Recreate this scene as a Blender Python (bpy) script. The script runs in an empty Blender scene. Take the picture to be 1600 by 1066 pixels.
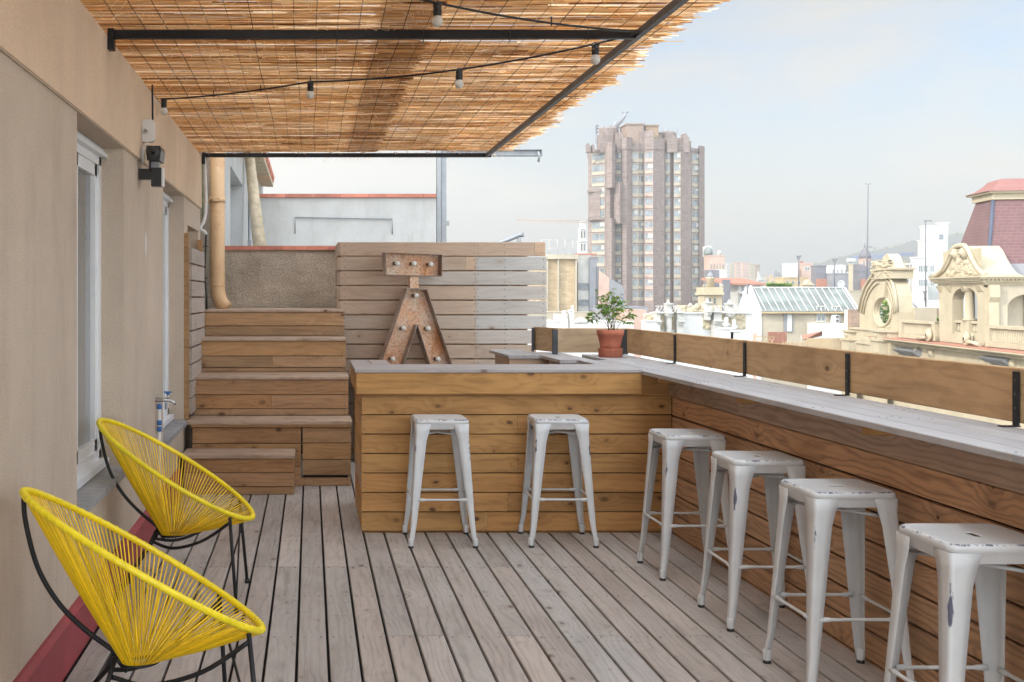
import bpy, math, random
from mathutils import Vector, Matrix
R = math.radians
rnd = random.Random(7)
scene = bpy.context.scene
C = scene.collection

# ------------------------------------------------------------ camera
F = 1740.0; VX = 485.0; VY = 463.0; EYE = 1.5
cam_d = bpy.data.cameras.new('camera'); cam = bpy.data.objects.new('camera', cam_d); C.objects.link(cam)
cam.location = (0, 0, EYE); cam.rotation_euler = (R(90), 0, 0)
cam_d.sensor_width = 36; cam_d.lens = 36*F/1600
cam_d.shift_x = (800-VX)/1600; cam_d.shift_y = -(533-VY)/1600
cam_d.clip_end = 9000; cam_d.clip_start = 0.05
scene.camera = cam
def P(x, y, Y): return Vector(((x-VX)*Y/F, Y, EYE-(y-VY)*Y/F))

# ------------------------------------------------------------ light
SUN_EL = R(33); sx, sy = -0.92, -0.38
sun_dir = Vector((sx, sy, 0)).normalized()*math.cos(SUN_EL) + Vector((0, 0, math.sin(SUN_EL)))
sd = bpy.data.lights.new('sun', 'SUN'); so = bpy.data.objects.new('sun', sd); C.objects.link(so)
sd.energy = 2.0; sd.angle = R(0.5); sd.color = (1.0, 0.93, 0.82)
so.rotation_euler = sun_dir.to_track_quat('Z', 'Y').to_euler(); so.location = (-20, -10, 30)
w = bpy.data.worlds.new('World'); scene.world = w; w.use_nodes = True
nt = w.node_tree; nt.nodes.clear()
def wn(t): return nt.nodes.new(t)
out = wn('ShaderNodeOutputWorld'); bg = wn('ShaderNodeBackground'); sky = wn('ShaderNodeTexSky')
sky.sky_type = 'NISHITA'; sky.sun_disc = False; sky.sun_elevation = SUN_EL
sky.sun_rotation = math.atan2(sx, sy) % (2*math.pi)
sky.air_density = 1.0; sky.dust_density = 2.5; sky.ozone_density = 1.5
tc = wn('ShaderNodeTexCoord'); mp = wn('ShaderNodeMapping'); mp.inputs['Scale'].default_value = (1.3, 1.0, 4.2)
mp.inputs['Rotation'].default_value = (0, R(8), R(20))
no = wn('ShaderNodeTexNoise'); no.inputs['Scale'].default_value = 1.9; no.inputs['Detail'].default_value = 9; no.inputs['Roughness'].default_value = .56; no.inputs['Distortion'].default_value = .25
ra = wn('ShaderNodeMapRange'); ra.inputs['From Min'].default_value = .40; ra.inputs['From Max'].default_value = .62
sep = wn('ShaderNodeSeparateXYZ'); hz = wn('ShaderNodeMapRange')
hz.inputs['From Min'].default_value = 0.24; hz.inputs['From Max'].default_value = 0.02; hz.inputs['To Min'].default_value = 0; hz.inputs['To Max'].default_value = 1
lf = wn('ShaderNodeMapRange'); lf.inputs['From Min'].default_value = 0.28; lf.inputs['From Max'].default_value = -.05
mx = wn('ShaderNodeMath'); mx.operation = 'MAXIMUM'; mx2 = wn('ShaderNodeMath'); mx2.operation = 'MAXIMUM'
mix = wn('ShaderNodeMix'); mix.data_type = 'RGBA'; mix.inputs['B'].default_value = (5.6, 5.8, 5.95, 1)
mul = wn('ShaderNodeMath'); mul.operation = 'MULTIPLY'; mul.inputs[1].default_value = 0.9
L = nt.links.new
L(tc.outputs['Generated'], mp.inputs['Vector']); L(mp.outputs[0], no.inputs['Vector']); L(no.outputs['Fac'], ra.inputs['Value'])
L(tc.outputs['Generated'], sep.inputs[0]); L(sep.outputs['Z'], hz.inputs['Value']); L(sep.outputs['X'], lf.inputs['Value'])
L(ra.outputs[0], mx.inputs[0]); L(hz.outputs[0], mx.inputs[1]); L(mx.outputs[0], mx2.inputs[0]); L(lf.outputs[0], mx2.inputs[1])
# cloud glow added behind the camera to fill the shaded terrace, thinner ahead
dt = wn('ShaderNodeVectorMath'); dt.operation = 'DOT_PRODUCT'; dt.inputs[1].default_value = Vector((.12, -.93, .35)).normalized()
L(tc.outputs['Generated'], dt.inputs[0])
br = wn('ShaderNodeMapRange'); br.interpolation_type = 'SMOOTHSTEP'; br.inputs['From Min'].default_value = -.55; br.inputs['From Max'].default_value = .75; br.inputs['To Min'].default_value = .48; br.inputs['To Max'].default_value = 3.6
L(dt.outputs['Value'], br.inputs['Value'])
vmu = wn('ShaderNodeVectorMath'); vmu.operation = 'SCALE'; cm = wn('ShaderNodeMix'); cm.data_type = 'RGBA'; cm.inputs['A'].default_value = (6.0, 5.75, 5.3, 1); cm.inputs['B'].default_value = (5.35, 5.8, 6.15, 1); cf = wn('ShaderNodeMapRange'); cf.inputs['From Min'].default_value = .6; cf.inputs['From Max'].default_value = 2.0; L(br.outputs[0], cf.inputs['Value']); L(cf.outputs[0], cm.inputs['Factor']); L(cm.outputs['Result'], vmu.inputs[0]); bl_ = wn('ShaderNodeMath'); bl_.operation = 'MULTIPLY_ADD'; bl_.inputs[1].default_value = .16; L(lf.outputs[0], bl_.inputs[0]); bh = wn('ShaderNodeMath'); bh.operation = 'MULTIPLY_ADD'; bh.inputs[1].default_value = .22; L(hz.outputs[0], bh.inputs[0]); L(br.outputs[0], bh.inputs[2]); L(bh.outputs[0], bl_.inputs[2]); L(bl_.outputs[0], vmu.inputs['Scale']); L(vmu.outputs[0], mix.inputs['B'])
L(mx2.outputs[0], mul.inputs[0]); L(mul.outputs[0], mix.inputs['Factor']); sks = wn('ShaderNodeVectorMath'); sks.operation = 'SCALE'; sks.inputs['Scale'].default_value = .8; L(sky.outputs[0], sks.inputs[0]); L(sks.outputs[0], mix.inputs['A']); L(mix.outputs['Result'], bg.inputs['Color'])
bg.inputs['Strength'].default_value = 0.14
L(bg.outputs[0], out.inputs['Surface'])
vs = scene.view_settings; vs.view_transform = 'Standard'; vs.look = 'None'; vs.exposure = 1.0; vs.gamma = 1
scene.cycles.use_denoising = True
scene.cycles.max_bounces = 8; scene.cycles.diffuse_bounces = 5; scene.cycles.volume_bounces = 1
scene.cycles.transparent_max_bounces = 16

# ------------------------------------------------------------ materials
def newmat(name):
    m = bpy.data.materials.new(name); m.use_nodes = True
    n = m.node_tree; b = n.nodes['Principled BSDF']
    return m, n, b
class N:
    """tiny node helper"""
    def __init__(s, nt): s.nt = nt
    def __call__(s, t, **k):
        n = s.nt.nodes.new(t)
        for a, v in k.items(): setattr(n, a, v)
        return n
    def link(s, a, b): s.nt.links.new(a, b)
    def val(s, node, key, v):
        if isinstance(v, bpy.types.NodeSocket): s.link(v, node.inputs[key])
        else: node.inputs[key].default_value = v
    def math(s, op, a, b=0.0, c=None, clamp=False):
        n = s('ShaderNodeMath', operation=op); n.use_clamp = clamp
        s.val(n, 0, a); s.val(n, 1, b)
        if c is not None: s.val(n, 2, c)
        return n.outputs[0]
    def noise(s, vec, scale=5, detail=3, rough=.5, dist=0, dim='3D'):
        n = s('ShaderNodeTexNoise'); n.noise_dimensions = dim
        if vec is not None: s.link(vec, n.inputs['Vector'])
        n.inputs['Scale'].default_value = scale; n.inputs['Detail'].default_value = detail
        n.inputs['Roughness'].default_value = rough; n.inputs['Distortion'].default_value = dist
        return n.outputs['Fac']
    def rng(s, v, a, b, c=0, d=1):
        n = s('ShaderNodeMapRange'); s.link(v, n.inputs['Value'])
        for i, q in zip((1, 2, 3, 4), (a, b, c, d)): s.val(n, i, q)
        return n.outputs[0]
    def mix(s, f, a, b, blend='MIX'):
        n = s('ShaderNodeMix', data_type='RGBA', blend_type=blend)
        s.val(n, 0, f)
        for k, v in ((6, a), (7, b)):
            if not isinstance(v, bpy.types.NodeSocket) and len(v) == 3: v = (*v, 1)
            s.val(n, k, v)
        return n.outputs[2]
    def vmul(s, vec, v):
        n = s('ShaderNodeVectorMath', operation='MULTIPLY'); s.link(vec, n.inputs[0]); n.inputs[1].default_value = v
        return n.outputs[0]
    def bump(s, h, strength, dist=.01):
        n = s('ShaderNodeBump'); s.link(h, n.inputs['Height']); n.inputs['Strength'].default_value = strength; n.inputs['Distance'].default_value = dist
        return n.outputs[0]
    def attr(s, name): return s('ShaderNodeAttribute', attribute_name=name)
    def obj(s): return s('ShaderNodeTexCoord').outputs['Object']

def plain(name, col, rough=.6, metal=0, var=.12, vscale=6, bump=.15, bscale=60, spec=.5, use_rc=False, dark=None, dist=.004):
    m, nt_, b = newmat(name); n = N(nt_)
    o = n.obj()
    f = n.noise(o, vscale, 5, .6)
    f = n.rng(f, .3, .7, 1-var, 1+var)
    base = n.mix(1.0, col, f, 'MULTIPLY')
    if use_rc:
        rc = n.attr('rc'); sp = n('ShaderNodeSeparateColor'); n.link(rc.outputs['Color'], sp.inputs[0])
        k = n.rng(sp.outputs[0], 0, 1, .72, 1.25); base = n.mix(1.0, base, k, 'MULTIPLY')
    if dark:
        g = n.noise(o, vscale*.6, 8, .7); g = n.rng(g, .5, .72)
        base = n.mix(g, base, dark)
    n.link(base, b.inputs['Base Color'])
    b.inputs['Roughness'].default_value = rough; b.inputs['Metallic'].default_value = metal
    b.inputs['Specular IOR Level'].default_value = spec
    if bump: n.link(n.bump(n.noise(o, bscale, 4, .6), bump, dist), b.inputs['Normal'])
    return m

def wood(name, light, dark, grey=(.42, .40, .38), rough=.65, ring=1.0, knot=.55, freq=26, kd=(.10, .045, .022), gbias=0.0, stain=.25, spec=.3, fib=1.0):
    m, nt_, b = newmat(name); n = N(nt_)
    gc = n.attr('gc').outputs['Vector']; rc = n.attr('rc')
    sp = n('ShaderNodeSeparateColor'); n.link(rc.outputs['Color'], sp.inputs[0])
    xyz = n('ShaderNodeSeparateXYZ'); n.link(gc, xyz.inputs[0])
    x, y, z = xyz.outputs
    yz = n.math('ADD', y, n.math('MULTIPLY', z, .8))
    # knots
    vo = n('ShaderNodeTexVoronoi'); vo.voronoi_dimensions = '2D'; vo.feature = 'F1'
    n.link(n.vmul(gc, (3.6, 6.0, 1)), vo.inputs['Vector']); vo.inputs['Scale'].default_value = 1.0; vo.inputs['Randomness'].default_value = 1
    vc = n('ShaderNodeSeparateColor'); n.link(vo.outputs['Color'], vc.inputs[0])
    gate = n.math('GREATER_THAN', vc.outputs[0], 1-knot*.45)
    ksz = n.rng(n.math('POWER', vc.outputs[1], 1.8), 0, 1, .03, .12)
    wob = n.rng(n.noise(gc, 34, 3, .6), 0, 1, -.055, .055)
    d = n.math('ADD', vo.outputs['Distance'], wob)
    kn = n.math('MULTIPLY', n.rng(n.math('DIVIDE', d, ksz), .5, 1.15, 1, 0), gate)
    sw = n.math('MULTIPLY', n.rng(d, 0, .42, 1, 0), gate)
    # rings
    warp = n.noise(n.vmul(gc, (1.1, 5, 5)), 1.0, 3, .5)
    ph = n.math('ADD', n.math('MULTIPLY', yz, freq), n.math('MULTIPLY', warp, 7.5))
    ph = n.math('ADD', ph, n.math('MULTIPLY', sw, 1.9))
    rg = n.math('SINE', n.math('MULTIPLY', ph, 6.2832)); rg = n.rng(rg, -1, 1)
    rg = n.math('POWER', rg, 2.2)
    fiber = n.noise(n.vmul(gc, (5, 240, 240)), 1.0, 4, .65)
    fiber2 = n.noise(n.vmul(gc, (1.6, 46, 46)), 1.0, 4, .6)
    t = n.math('ADD', n.math('MULTIPLY', rg, .70*ring), n.math('MULTIPLY', n.math('SUBTRACT', fiber2, .5), 1.5*fib))
    t = n.math('ADD', t, n.math('MULTIPLY', n.math('SUBTRACT', fiber, .5), .9*fib), clamp=True)
    col = n.mix(t, light, dark)
    g = n.math('ADD', sp.outputs[1], gbias, clamp=True)
    gn = n.mix(t, tuple(c*1.12 for c in grey), tuple(c*.72 for c in grey))
    col = n.mix(g, col, gn)
    st = n.rng(n.noise(n.vmul(gc, (1.3, 4, 4)), 1.3, 5, .65), .45, .75)
    col = n.mix(n.math('MULTIPLY', st, stain), col, n.mix(1.0, col, (.45, .40, .36), 'MULTIPLY'))
    v = n.rng(sp.outputs[0], 0, 1, .74, 1.22); col = n.mix(1.0, col, v, 'MULTIPLY')
    hue = n.rng(sp.outputs[2], 0, 1, 0, .35); col = n.mix(hue, col, n.mix(1.0, col, (1.12, .86, .72), 'MULTIPLY'))
    col = n.mix(n.math('MULTIPLY', sw, n.math('MULTIPLY', n.rng(d, .1, .3, 1, 0), .4)), col, dark)
    col = n.mix(n.math('MULTIPLY', kn, n.rng(vc.outputs[2], 0, 1, .5, .95)), col, kd)
    if name == 'deck_wood':
        o = n.obj(); zone = n.rng(n.noise(o, .9, 3), .45, .62); sp2 = n.rng(n.noise(o, 16, 3, .6), .60, .66)
        col = n.mix(n.math('MULTIPLY', n.math('MULTIPLY', sp2, zone), .5), col, n.mix(1.0, col, (.42, .38, .38), 'MULTIPLY'))
        sc2 = n.rng(n.noise(n.vmul(o, (3, 1.1, 1)), 1.2, 6, .65), .50, .72); col = n.mix(n.math('MULTIPLY', sc2, .35), col, (.50, .46, .44))
    n.link(col, b.inputs['Base Color'])
    b.inputs['Roughness'].default_value = rough; b.inputs['Specular IOR Level'].default_value = spec
    h = n.math('ADD', n.math('MULTIPLY', rg, -.35), fiber)
    n.link(n.bump(h, .35, .003), b.inputs['Normal'])
    return m

M = {}
M['deck'] = wood('deck_wood', (.44, .39, .345), (.25, .215, .185), grey=(.425, .41, .395), ring=.5, knot=.35, freq=24, stain=.5, rough=.62, spec=.3, gbias=.12)
M['bar'] = wood('bar_wood', (.50, .275, .095), (.27, .13, .04), ring=.5, knot=1.15, freq=15, stain=.6, fib=.95, kd=(.075, .035, .018))
M['bar2'] = wood('bar_side_wood', (.52, .315, .17), (.22, .125, .068), ring=.8, knot=.6, freq=30, stain=.35)
M['step'] = wood('step_wood', (.43, .25, .11), (.24, .12, .05), ring=.5, knot=.8, freq=20, stain=.65, fib=1.0)
M['screen'] = wood('screen_wood', (.46, .34, .24), (.32, .22, .145), grey=(.40, .39, .37), ring=.35, knot=.4, freq=20, stain=.3, fib=.7)
M['top'] = wood('counter_wood', (.34, .29, .26), (.24, .20, .175), grey=(.335, .33, .335), ring=.3, knot=.3, freq=18, stain=.35, gbias=.45, rough=.5, spec=.4)
M['rail'] = wood('rail_wood', (.52, .34, .165), (.32, .19, .085), grey=(.42, .37, .30), ring=.55, knot=.45, freq=14, stain=.6, fib=.7)

def stucco(name, col, bump=.5, scale=260, dist=.003, var=.1, stains=.5, con=.14):
    m, nt_, b = newmat(name); n = N(nt_); o = n.obj()
    c = n.mix(1.0, col, n.rng(n.noise(o, 1.5, 5, .6), .3, .7, 1-var, 1+var), 'MULTIPLY')
    gr = n.noise(o, scale, 3, .7)
    c = n.mix(1.0, c, n.rng(gr, .3, .7, 1-con, 1+con*.8), 'MULTIPLY')
    s = n.rng(n.noise(n.vmul(o, (2.2, 2.2, .5)), 1.4, 6, .7), .52, .8)
    c = n.mix(n.math('MULTIPLY', s, stains), c, n.mix(1.0, c, (.6, .55, .5), 'MULTIPLY'))
    n.link(c, b.inputs['Base Color']); b.inputs['Roughness'].default_value = .9; b.inputs['Specular IOR Level'].default_value = .2
    dr = n.rng(n.noise(n.vmul(o, (7, 7, .35)), 1.3, 5, .7), .55, .72); lowz = n('ShaderNodeSeparateXYZ'); n.link(n('ShaderNodeNewGeometry').outputs['Position'], lowz.inputs[0])
    grime = n.math('MULTIPLY', dr, n.math('ADD', n.rng(lowz.outputs[2], 1.2, 0, 0, .4), .10))
    c = n.mix(grime, c, (.22, .19, .16)); n.link(c, b.inputs['Base Color'])
    hgt = n.math('ADD', gr, n.math('MULTIPLY', n.noise(o, 7, 4, .6), 2.5))
    n.link(n.bump(hgt, bump, dist), b.inputs['Normal'])
    return m
M['stucco'] = stucco('wall_stucco', (.60, .495, .39), bump=.9, scale=150, con=.22, dist=.005)
M['stucco_smooth'] = stucco('band_stucco', (.70, .53, .375), bump=.3, scale=120, stains=.25)
M['rough'] = stucco('roughcast', (.40, .325, .25), bump=1.0, scale=70, dist=.016, var=.3, stains=.7, con=.38)
M['white_wall'] = stucco('white_render', (.47, .455, .43), bump=.2, scale=60)
M['sill'] = plain('sill_stone', (.33, .325, .32), .8, var=.2, vscale=9, bump=.4, dark=(.2, .2, .2))
M['red'] = plain('red_membrane', (.34, .055, .065), .55, var=.18, vscale=7, bump=.5, bscale=90, dark=(.26, .06, .07))
M['coping'] = plain('terracotta_coping', (.50, .17, .11), .7, var=.25, vscale=5, bump=.3, use_rc=True)
M['white_frame'] = plain('white_window_paint', (.78, .79, .80), .35, var=.03, bump=.03)
M['black_metal'] = plain('black_metal', (.010, .010, .011), .5, metal=.0, spec=.35, var=.3, vscale=20, bump=.1)
M['dark_steel'] = plain('dark_steel', (.05, .052, .058), .5, metal=.4, var=.3, vscale=15, bump=.15)
M['grey_steel'] = plain('grey_steel', (.28, .29, .30), .5, metal=.4, var=.12, vscale=8)
M['screw'] = plain('screw_metal', (.10, .09, .08), .5, metal=.6, bump=0)
M['void'] = plain('dark_underlay', (.012, .010, .009), .95, bump=0)
M['yellow'] = plain('yellow_vinyl', (.84, .55, .006), .32, var=.1, vscale=30, bump=.05, use_rc=True)
M['yellow_rim'] = plain('yellow_rim_vinyl', (.84, .66, .012), .3, var=.1, vscale=14, bump=.08)
M['plastic_white'] = plain('white_plastic', (.68, .66, .63), .4, var=.05, bump=.02)
M['plastic_black'] = plain('black_plastic', (.012, .012, .012), .35, var=.1, bump=.02)
M['blue'] = plain('blue_plastic', (.03, .13, .36), .4, bump=.02)
M['chrome'] = plain('worn_chrome', (.55, .55, .55), .25, metal=.9, bump=.05)
M['pipe'] = plain('painted_downpipe', (.60, .38, .20), .55, var=.08, vscale=4, bump=.1, dark=(.42, .19, .08))
M['terracotta'] = plain('terracotta_pot', (.44, .135, .075), .75, var=.2, vscale=14, bump=.2, dark=(.30, .10, .065))
M['soil'] = plain('soil', (.05, .035, .025), .95, bump=1, bscale=90)
M['twig'] = plain('twig_bark', (.20, .13, .08), .8)
M['bulb'] = plain('frosted_bulb', (.60, .58, .52), .3, bump=0, var=.02)
M['mat_bamboo'] = plain('rolled_mat', (.55, .44, .30), .8, var=.25, vscale=9, bump=.6, bscale=40)
M['wire'] = plain('rusty_wire', (.035, .02, .014), .8, metal=0, bump=0)

def leafmat():
    m, nt_, b = newmat('leaf_green'); n = N(nt_)
    rc = n.attr('rc'); sp = n('ShaderNodeSeparateColor'); n.link(rc.outputs['Color'], sp.inputs[0])
    c = n.mix(sp.outputs[0], (.08, .20, .03), (.25, .40, .07))
    c = n.mix(n.math('GREATER_THAN', sp.outputs[1], .9), c, (.36, .34, .05))
    n.link(c, b.inputs['Base Color']); b.inputs['Roughness'].default_value = .38
    tr = n('ShaderNodeBsdfTranslucent'); n.link(c, tr.inputs['Color']); ms = n('ShaderNodeMixShader'); ms.inputs[0].default_value = .35
    n.link(b.outputs[0], ms.inputs[1]); n.link(tr.outputs[0], ms.inputs[2]); n.link(ms.outputs[0], nt_.nodes['Material Output'].inputs['Surface'])
    return m
M['leaf'] = leafmat()
def reedmat():
    m, nt_, b = newmat('reed_straw'); n = N(nt_)
    rc = n.attr('rc'); sp = n('ShaderNodeSeparateColor'); n.link(rc.outputs['Color'], sp.inputs[0])
    c = n.mix(sp.outputs[0], (.56, .35, .13), (.82, .68, .44))
    c = n.mix(n.math('GREATER_THAN', sp.outputs[1], .80), c, (.95, .91, .82))
    c = n.mix(n.math('LESS_THAN', sp.outputs[1], .08), c, (.30, .13, .05))
    f = n.rng(n.noise(n.vmul(n.obj(), (9, 120, 120)), 1, 3), .3, .7, .78, 1.2)
    c = n.mix(1.0, c, f, 'MULTIPLY')
    n.link(c, b.inputs['Base Color']); b.inputs['Roughness'].default_value = .5; b.inputs['Specular IOR Level'].default_value = .4
    tr = n('ShaderNodeBsdfTranslucent'); n.link(n.mix(1.0, c, (1.15, .95, .66), 'MULTIPLY'), tr.inputs['Color']); ms = n('ShaderNodeMixShader'); ms.inputs[0].default_value = .55
    n.link(b.outputs[0], ms.inputs[1]); n.link(tr.outputs[0], ms.inputs[2]); n.link(ms.outputs[0], nt_.nodes['Material Output'].inputs['Surface'])
    return m
M['reed'] = reedmat()
def glassmat(name, col=(.10, .12, .13), rough=.06):
    m, nt_, b = newmat(name); n = N(nt_)
    n.link(n.mix(n.rng(n.noise(n.obj(), .7, 2), .4, .6), col, tuple(c*1.5 for c in col)), b.inputs['Base Color'])
    b.inputs['Roughness'].default_value = rough; b.inputs['Specular IOR Level'].default_value = .8
    return m
M['glass'] = glassmat('window_glass', (.16, .17, .17))
M['city_glass'] = glassmat('city_window_glass', (.13, .15, .16), .15)
def stoolpaint():
    m, nt_, b = newmat('chipped_white_paint'); n = N(nt_)
    o = n.obj(); rc = n.attr('rc'); sp = n('ShaderNodeSeparateColor'); n.link(rc.outputs['Color'], sp.inputs[0])
    oi = n('ShaderNodeObjectInfo'); va = n('ShaderNodeVectorMath', operation='ADD'); n.link(o, va.inputs[0])
    sc_ = n('ShaderNodeCombineXYZ'); n.link(n.math('MULTIPLY', oi.outputs['Random'], 37), sc_.inputs[0]); n.link(sc_.outputs[0], va.inputs[1])
    big = n.noise(n.vmul(va.outputs[0], (10, 10, 5)), 1, 5, .65)
    fine = n.noise(n.vmul(va.outputs[0], (80, 80, 22)), 1, 5, .7)
    # rc.r = how near a worn edge, 1 on the edge
    q = n.math('ADD', n.math('MULTIPLY', sp.outputs[0], .42), n.math('ADD', n.math('MULTIPLY', big, .42), n.math('MULTIPLY', fine, .36)))
    wear = n.rng(q, .735, .78)
    spots = n.rng(n.math('ADD', n.math('MULTIPLY', big, .5), n.math('MULTIPLY', fine, .5)), .685, .70)
    c = n.mix(n.rng(n.noise(o, 9, 4, .6), .3, .7), (.56, .57, .575), (.63, .635, .63))
    c = n.mix(n.math('MAXIMUM', wear, n.math('MULTIPLY', spots, .7)), c, (.10, .10, .145))
    n.link(c, b.inputs['Base Color']); n.link(n.rng(wear, 0, 1, .36, .6), b.inputs['Roughness'])
    n.link(n.bump(n.math('MULTIPLY', wear, -1), .3, .001), b.inputs['Normal'])
    return m
M['stool'] = stoolpaint()
def rustmat(name, a, bb, cc):
    m, nt_, b = newmat(name); n = N(nt_); o = n.obj()
    f1 = n.rng(n.noise(o, 5, 6, .65), .38, .62); f2 = n.rng(n.noise(o, 60, 5, .75), .5, .6); f3 = n.rng(n.noise(n.vmul(o, (9, 9, 3)), 1, 5, .6), .52, .66)
    c = n.mix(f1, a, bb); c = n.mix(n.math('MULTIPLY', f3, .8), c, cc); c = n.mix(n.math('MULTIPLY', f2, .55), c, (.16, .075, .04))
    n.link(c, b.inputs['Base Color']); b.inputs['Roughness'].default_value = .8; b.inputs['Metallic'].default_value = .1
    n.link(n.bump(n.noise(o, 90, 4, .7), .4, .002), b.inputs['Normal'])
    return m
M['rust_in'] = rustmat('rusted_orange_sheet', (.68, .38, .22), (.66, .52, .40), (.52, .21, .06))
M['rust_side'] = rustmat('rusted_grey_rim', (.28, .22, .18), (.40, .33, .28), (.27, .14, .08))

# ------------------------------------------------------------ mesh builder
OFF = {}
class MB:
    def __init__(s): s.v = []; s.f = []; s.mi = []; s.gc = []; s.rc = []; s.sm = []; s.cur = 0; s.smooth = False; s.r = (.5, 0, .5)
    def _add(s, vs, fs, gc=None, rc=None):
        o = len(s.v)
        s.v.extend(tuple(p) for p in vs); s.f.extend(tuple(i+o for i in q) for q in fs)
        s.mi.extend([s.cur]*len(fs)); s.sm.extend([s.smooth]*len(fs))
        s.gc.extend(gc if gc is not None else [tuple(p) for p in vs])
        s.rc.extend(rc if isinstance(rc, list) else [rc or s.r]*len(vs))
    def box(s, x0, x1, y0, y1, z0, z1):
        x0, x1 = min(x0, x1), max(x0, x1); y0, y1 = min(y0, y1), max(y0, y1); z0, z1 = min(z0, z1), max(z0, z1)
        s._add([(x0,y0,z0),(x1,y0,z0),(x1,y1,z0),(x0,y1,z0),(x0,y0,z1),(x1,y0,z1),(x1,y1,z1),(x0,y1,z1)],
               [(3,2,1,0),(4,5,6,7),(0,1,5,4),(1,2,6,5),(2,3,7,6),(3,0,4,7)])
    def plank(s, o, dl, dw, Ln, W, T, bev=.003, rc=None):
        """board from corner o along dl (length), dw (width), thickness along dl x dw"""
        o = Vector(o); dl = Vector(dl).normalized(); dw = Vector(dw).normalized(); dt = dl.cross(dw)
        b = min(bev, T*.4)
        sec = [(b,0),(W-b,0),(W,b),(W,T-b),(W-b,T),(b,T),(0,T-b),(0,b)]
        ox, oy = rnd.uniform(0, 60), rnd.uniform(0, 60)
        vs = []; gc = []
        for l in (0, Ln):
            for (a, c) in sec:
                vs.append(o+dl*l+dw*a+dt*c); gc.append((l+ox, a+oy, c))
        fs = [(i, (i+1) % 8, 8+(i+1) % 8, 8+i) for i in range(8)]
        fs += [tuple(range(7, -1, -1)), tuple(range(8, 16))]
        rc = rc or (rnd.random(), max(0, rnd.gauss(.12, .16)), rnd.random())
        s._add(vs, fs, gc, rc)
    def tube(s, pts, r, seg=8, closed=False, cap=True, rs=None, smooth=True, rc=None):
        pts = [Vector(p) for p in pts]; n = len(pts); vs = []; fs = []; up = None
        for i, p in enumerate(pts):
            a = pts[(i-1) % n] if (closed or i > 0) else p; b = pts[(i+1) % n] if (closed or i < n-1) else p
            t = (b-a)
            if t.length < 1e-9: t = Vector((0, 0, 1))
            t.normalize()
            if up is None:
                up = t.orthogonal().normalized()
            up = (up - t*up.dot(t))
            if up.length < 1e-6: up = t.orthogonal()
            up.normalize(); sd_ = t.cross(up)
            rr = rs[i] if rs else r
            for k in range(seg):
                an = 2*math.pi*k/seg; vs.append(p+up*(math.cos(an)*rr)+sd_*(math.sin(an)*rr))
        m = n if closed else n-1
        for i in range(m):
            for k in range(seg):
                a0 = i*seg+k; a1 = i*seg+(k+1) % seg; b0 = ((i+1) % n)*seg+k; b1 = ((i+1) % n)*seg+(k+1) % seg
                fs.append((a0, a1, b1, b0))
        old = s.smooth; s.smooth = smooth
        s._add(vs, fs, rc=rc)
        s.smooth = False
        if cap and not closed:
            o = len(s.v)-len(vs)
            s.f.append(tuple(o+k for k in range(seg-1, -1, -1))); s.f.append(tuple(o+(n-1)*seg+k for k in range(seg)))
            s.mi += [s.cur]*2; s.sm += [False]*2
        s.smooth = old
    def lathe(s, c, prof, seg=16, axis='z', smooth=True, a0=0):
        c = Vector(c); vs = []; fs = []; n = len(prof)
        for (r, h) in prof:
            for k in range(seg):
                an = 2*math.pi*k/seg+a0; u, v_ = r*math.cos(an), r*math.sin(an)
                vs.append(c+{'z': Vector((u, v_, h)), 'y': Vector((u, h, v_)), 'x': Vector((h, u, v_))}[axis])
        for i in range(n-1):
            for k in range(seg):
                q = (i*seg+k, i*seg+(k+1) % seg, (i+1)*seg+(k+1) % seg, (i+1)*seg+k)
                fs.append(q if axis != 'y' else q[::-1])
        fs.append(tuple(range(seg-1, -1, -1))); fs.append(tuple((n-1)*seg+k for k in range(seg)))
        old = s.smooth; s.smooth = smooth; s._add(vs, fs); s.smooth = old
    def prism(s, poly, z0, z1, axis='z', caps=True):
        """poly 2D ccw, extruded along axis; axis y: poly=(x,z); axis x: poly=(y,z)"""
        n = len(poly)
        f = {'z': lambda a, b, h: (a, b, h), 'y': lambda a, b, h: (a, h, b), 'x': lambda a, b, h: (h, a, b)}[axis]
        vs = [f(a, b, z0) for a, b in poly]+[f(a, b, z1) for a, b in poly]
        fs = [(i, (i+1) % n, n+(i+1) % n, n+i) for i in range(n)]
        if caps: fs += [tuple(range(n-1, -1, -1)), tuple(range(n, 2*n))]
        s._add(vs, fs)
    def loft(s, rings, closed=True, cap0=True, cap1=True, smooth=True, rc=None):
        n = len(rings[0]); vs = [p for r_ in rings for p in r_]; fs = []
        for i in range(len(rings)-1):
            for k in range(n if closed else n-1):
                fs.append((i*n+k, i*n+(k+1) % n, (i+1)*n+(k+1) % n, (i+1)*n+k))
        old = s.smooth; s.smooth = smooth
        if cap0: fs.append(tuple(range(n-1, -1, -1)))
        if cap1: fs.append(tuple((len(rings)-1)*n+k for k in range(n)))
        s._add(vs, fs, rc=rc); s.smooth = old
    def obox(s, o, u, v_, n_, a, b, c):
        """box from corner o along vectors u,v,n with sizes a,b,c"""
        o = Vector(o); u = Vector(u)*a; v_ = Vector(v_)*b; n_ = Vector(n_)*c
        s._add([o, o+u, o+u+v_, o+v_, o+n_, o+u+n_, o+u+v_+n_, o+v_+n_],
               [(3,2,1,0),(4,5,6,7),(0,1,5,4),(1,2,6,5),(2,3,7,6),(3,0,4,7)])
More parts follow.
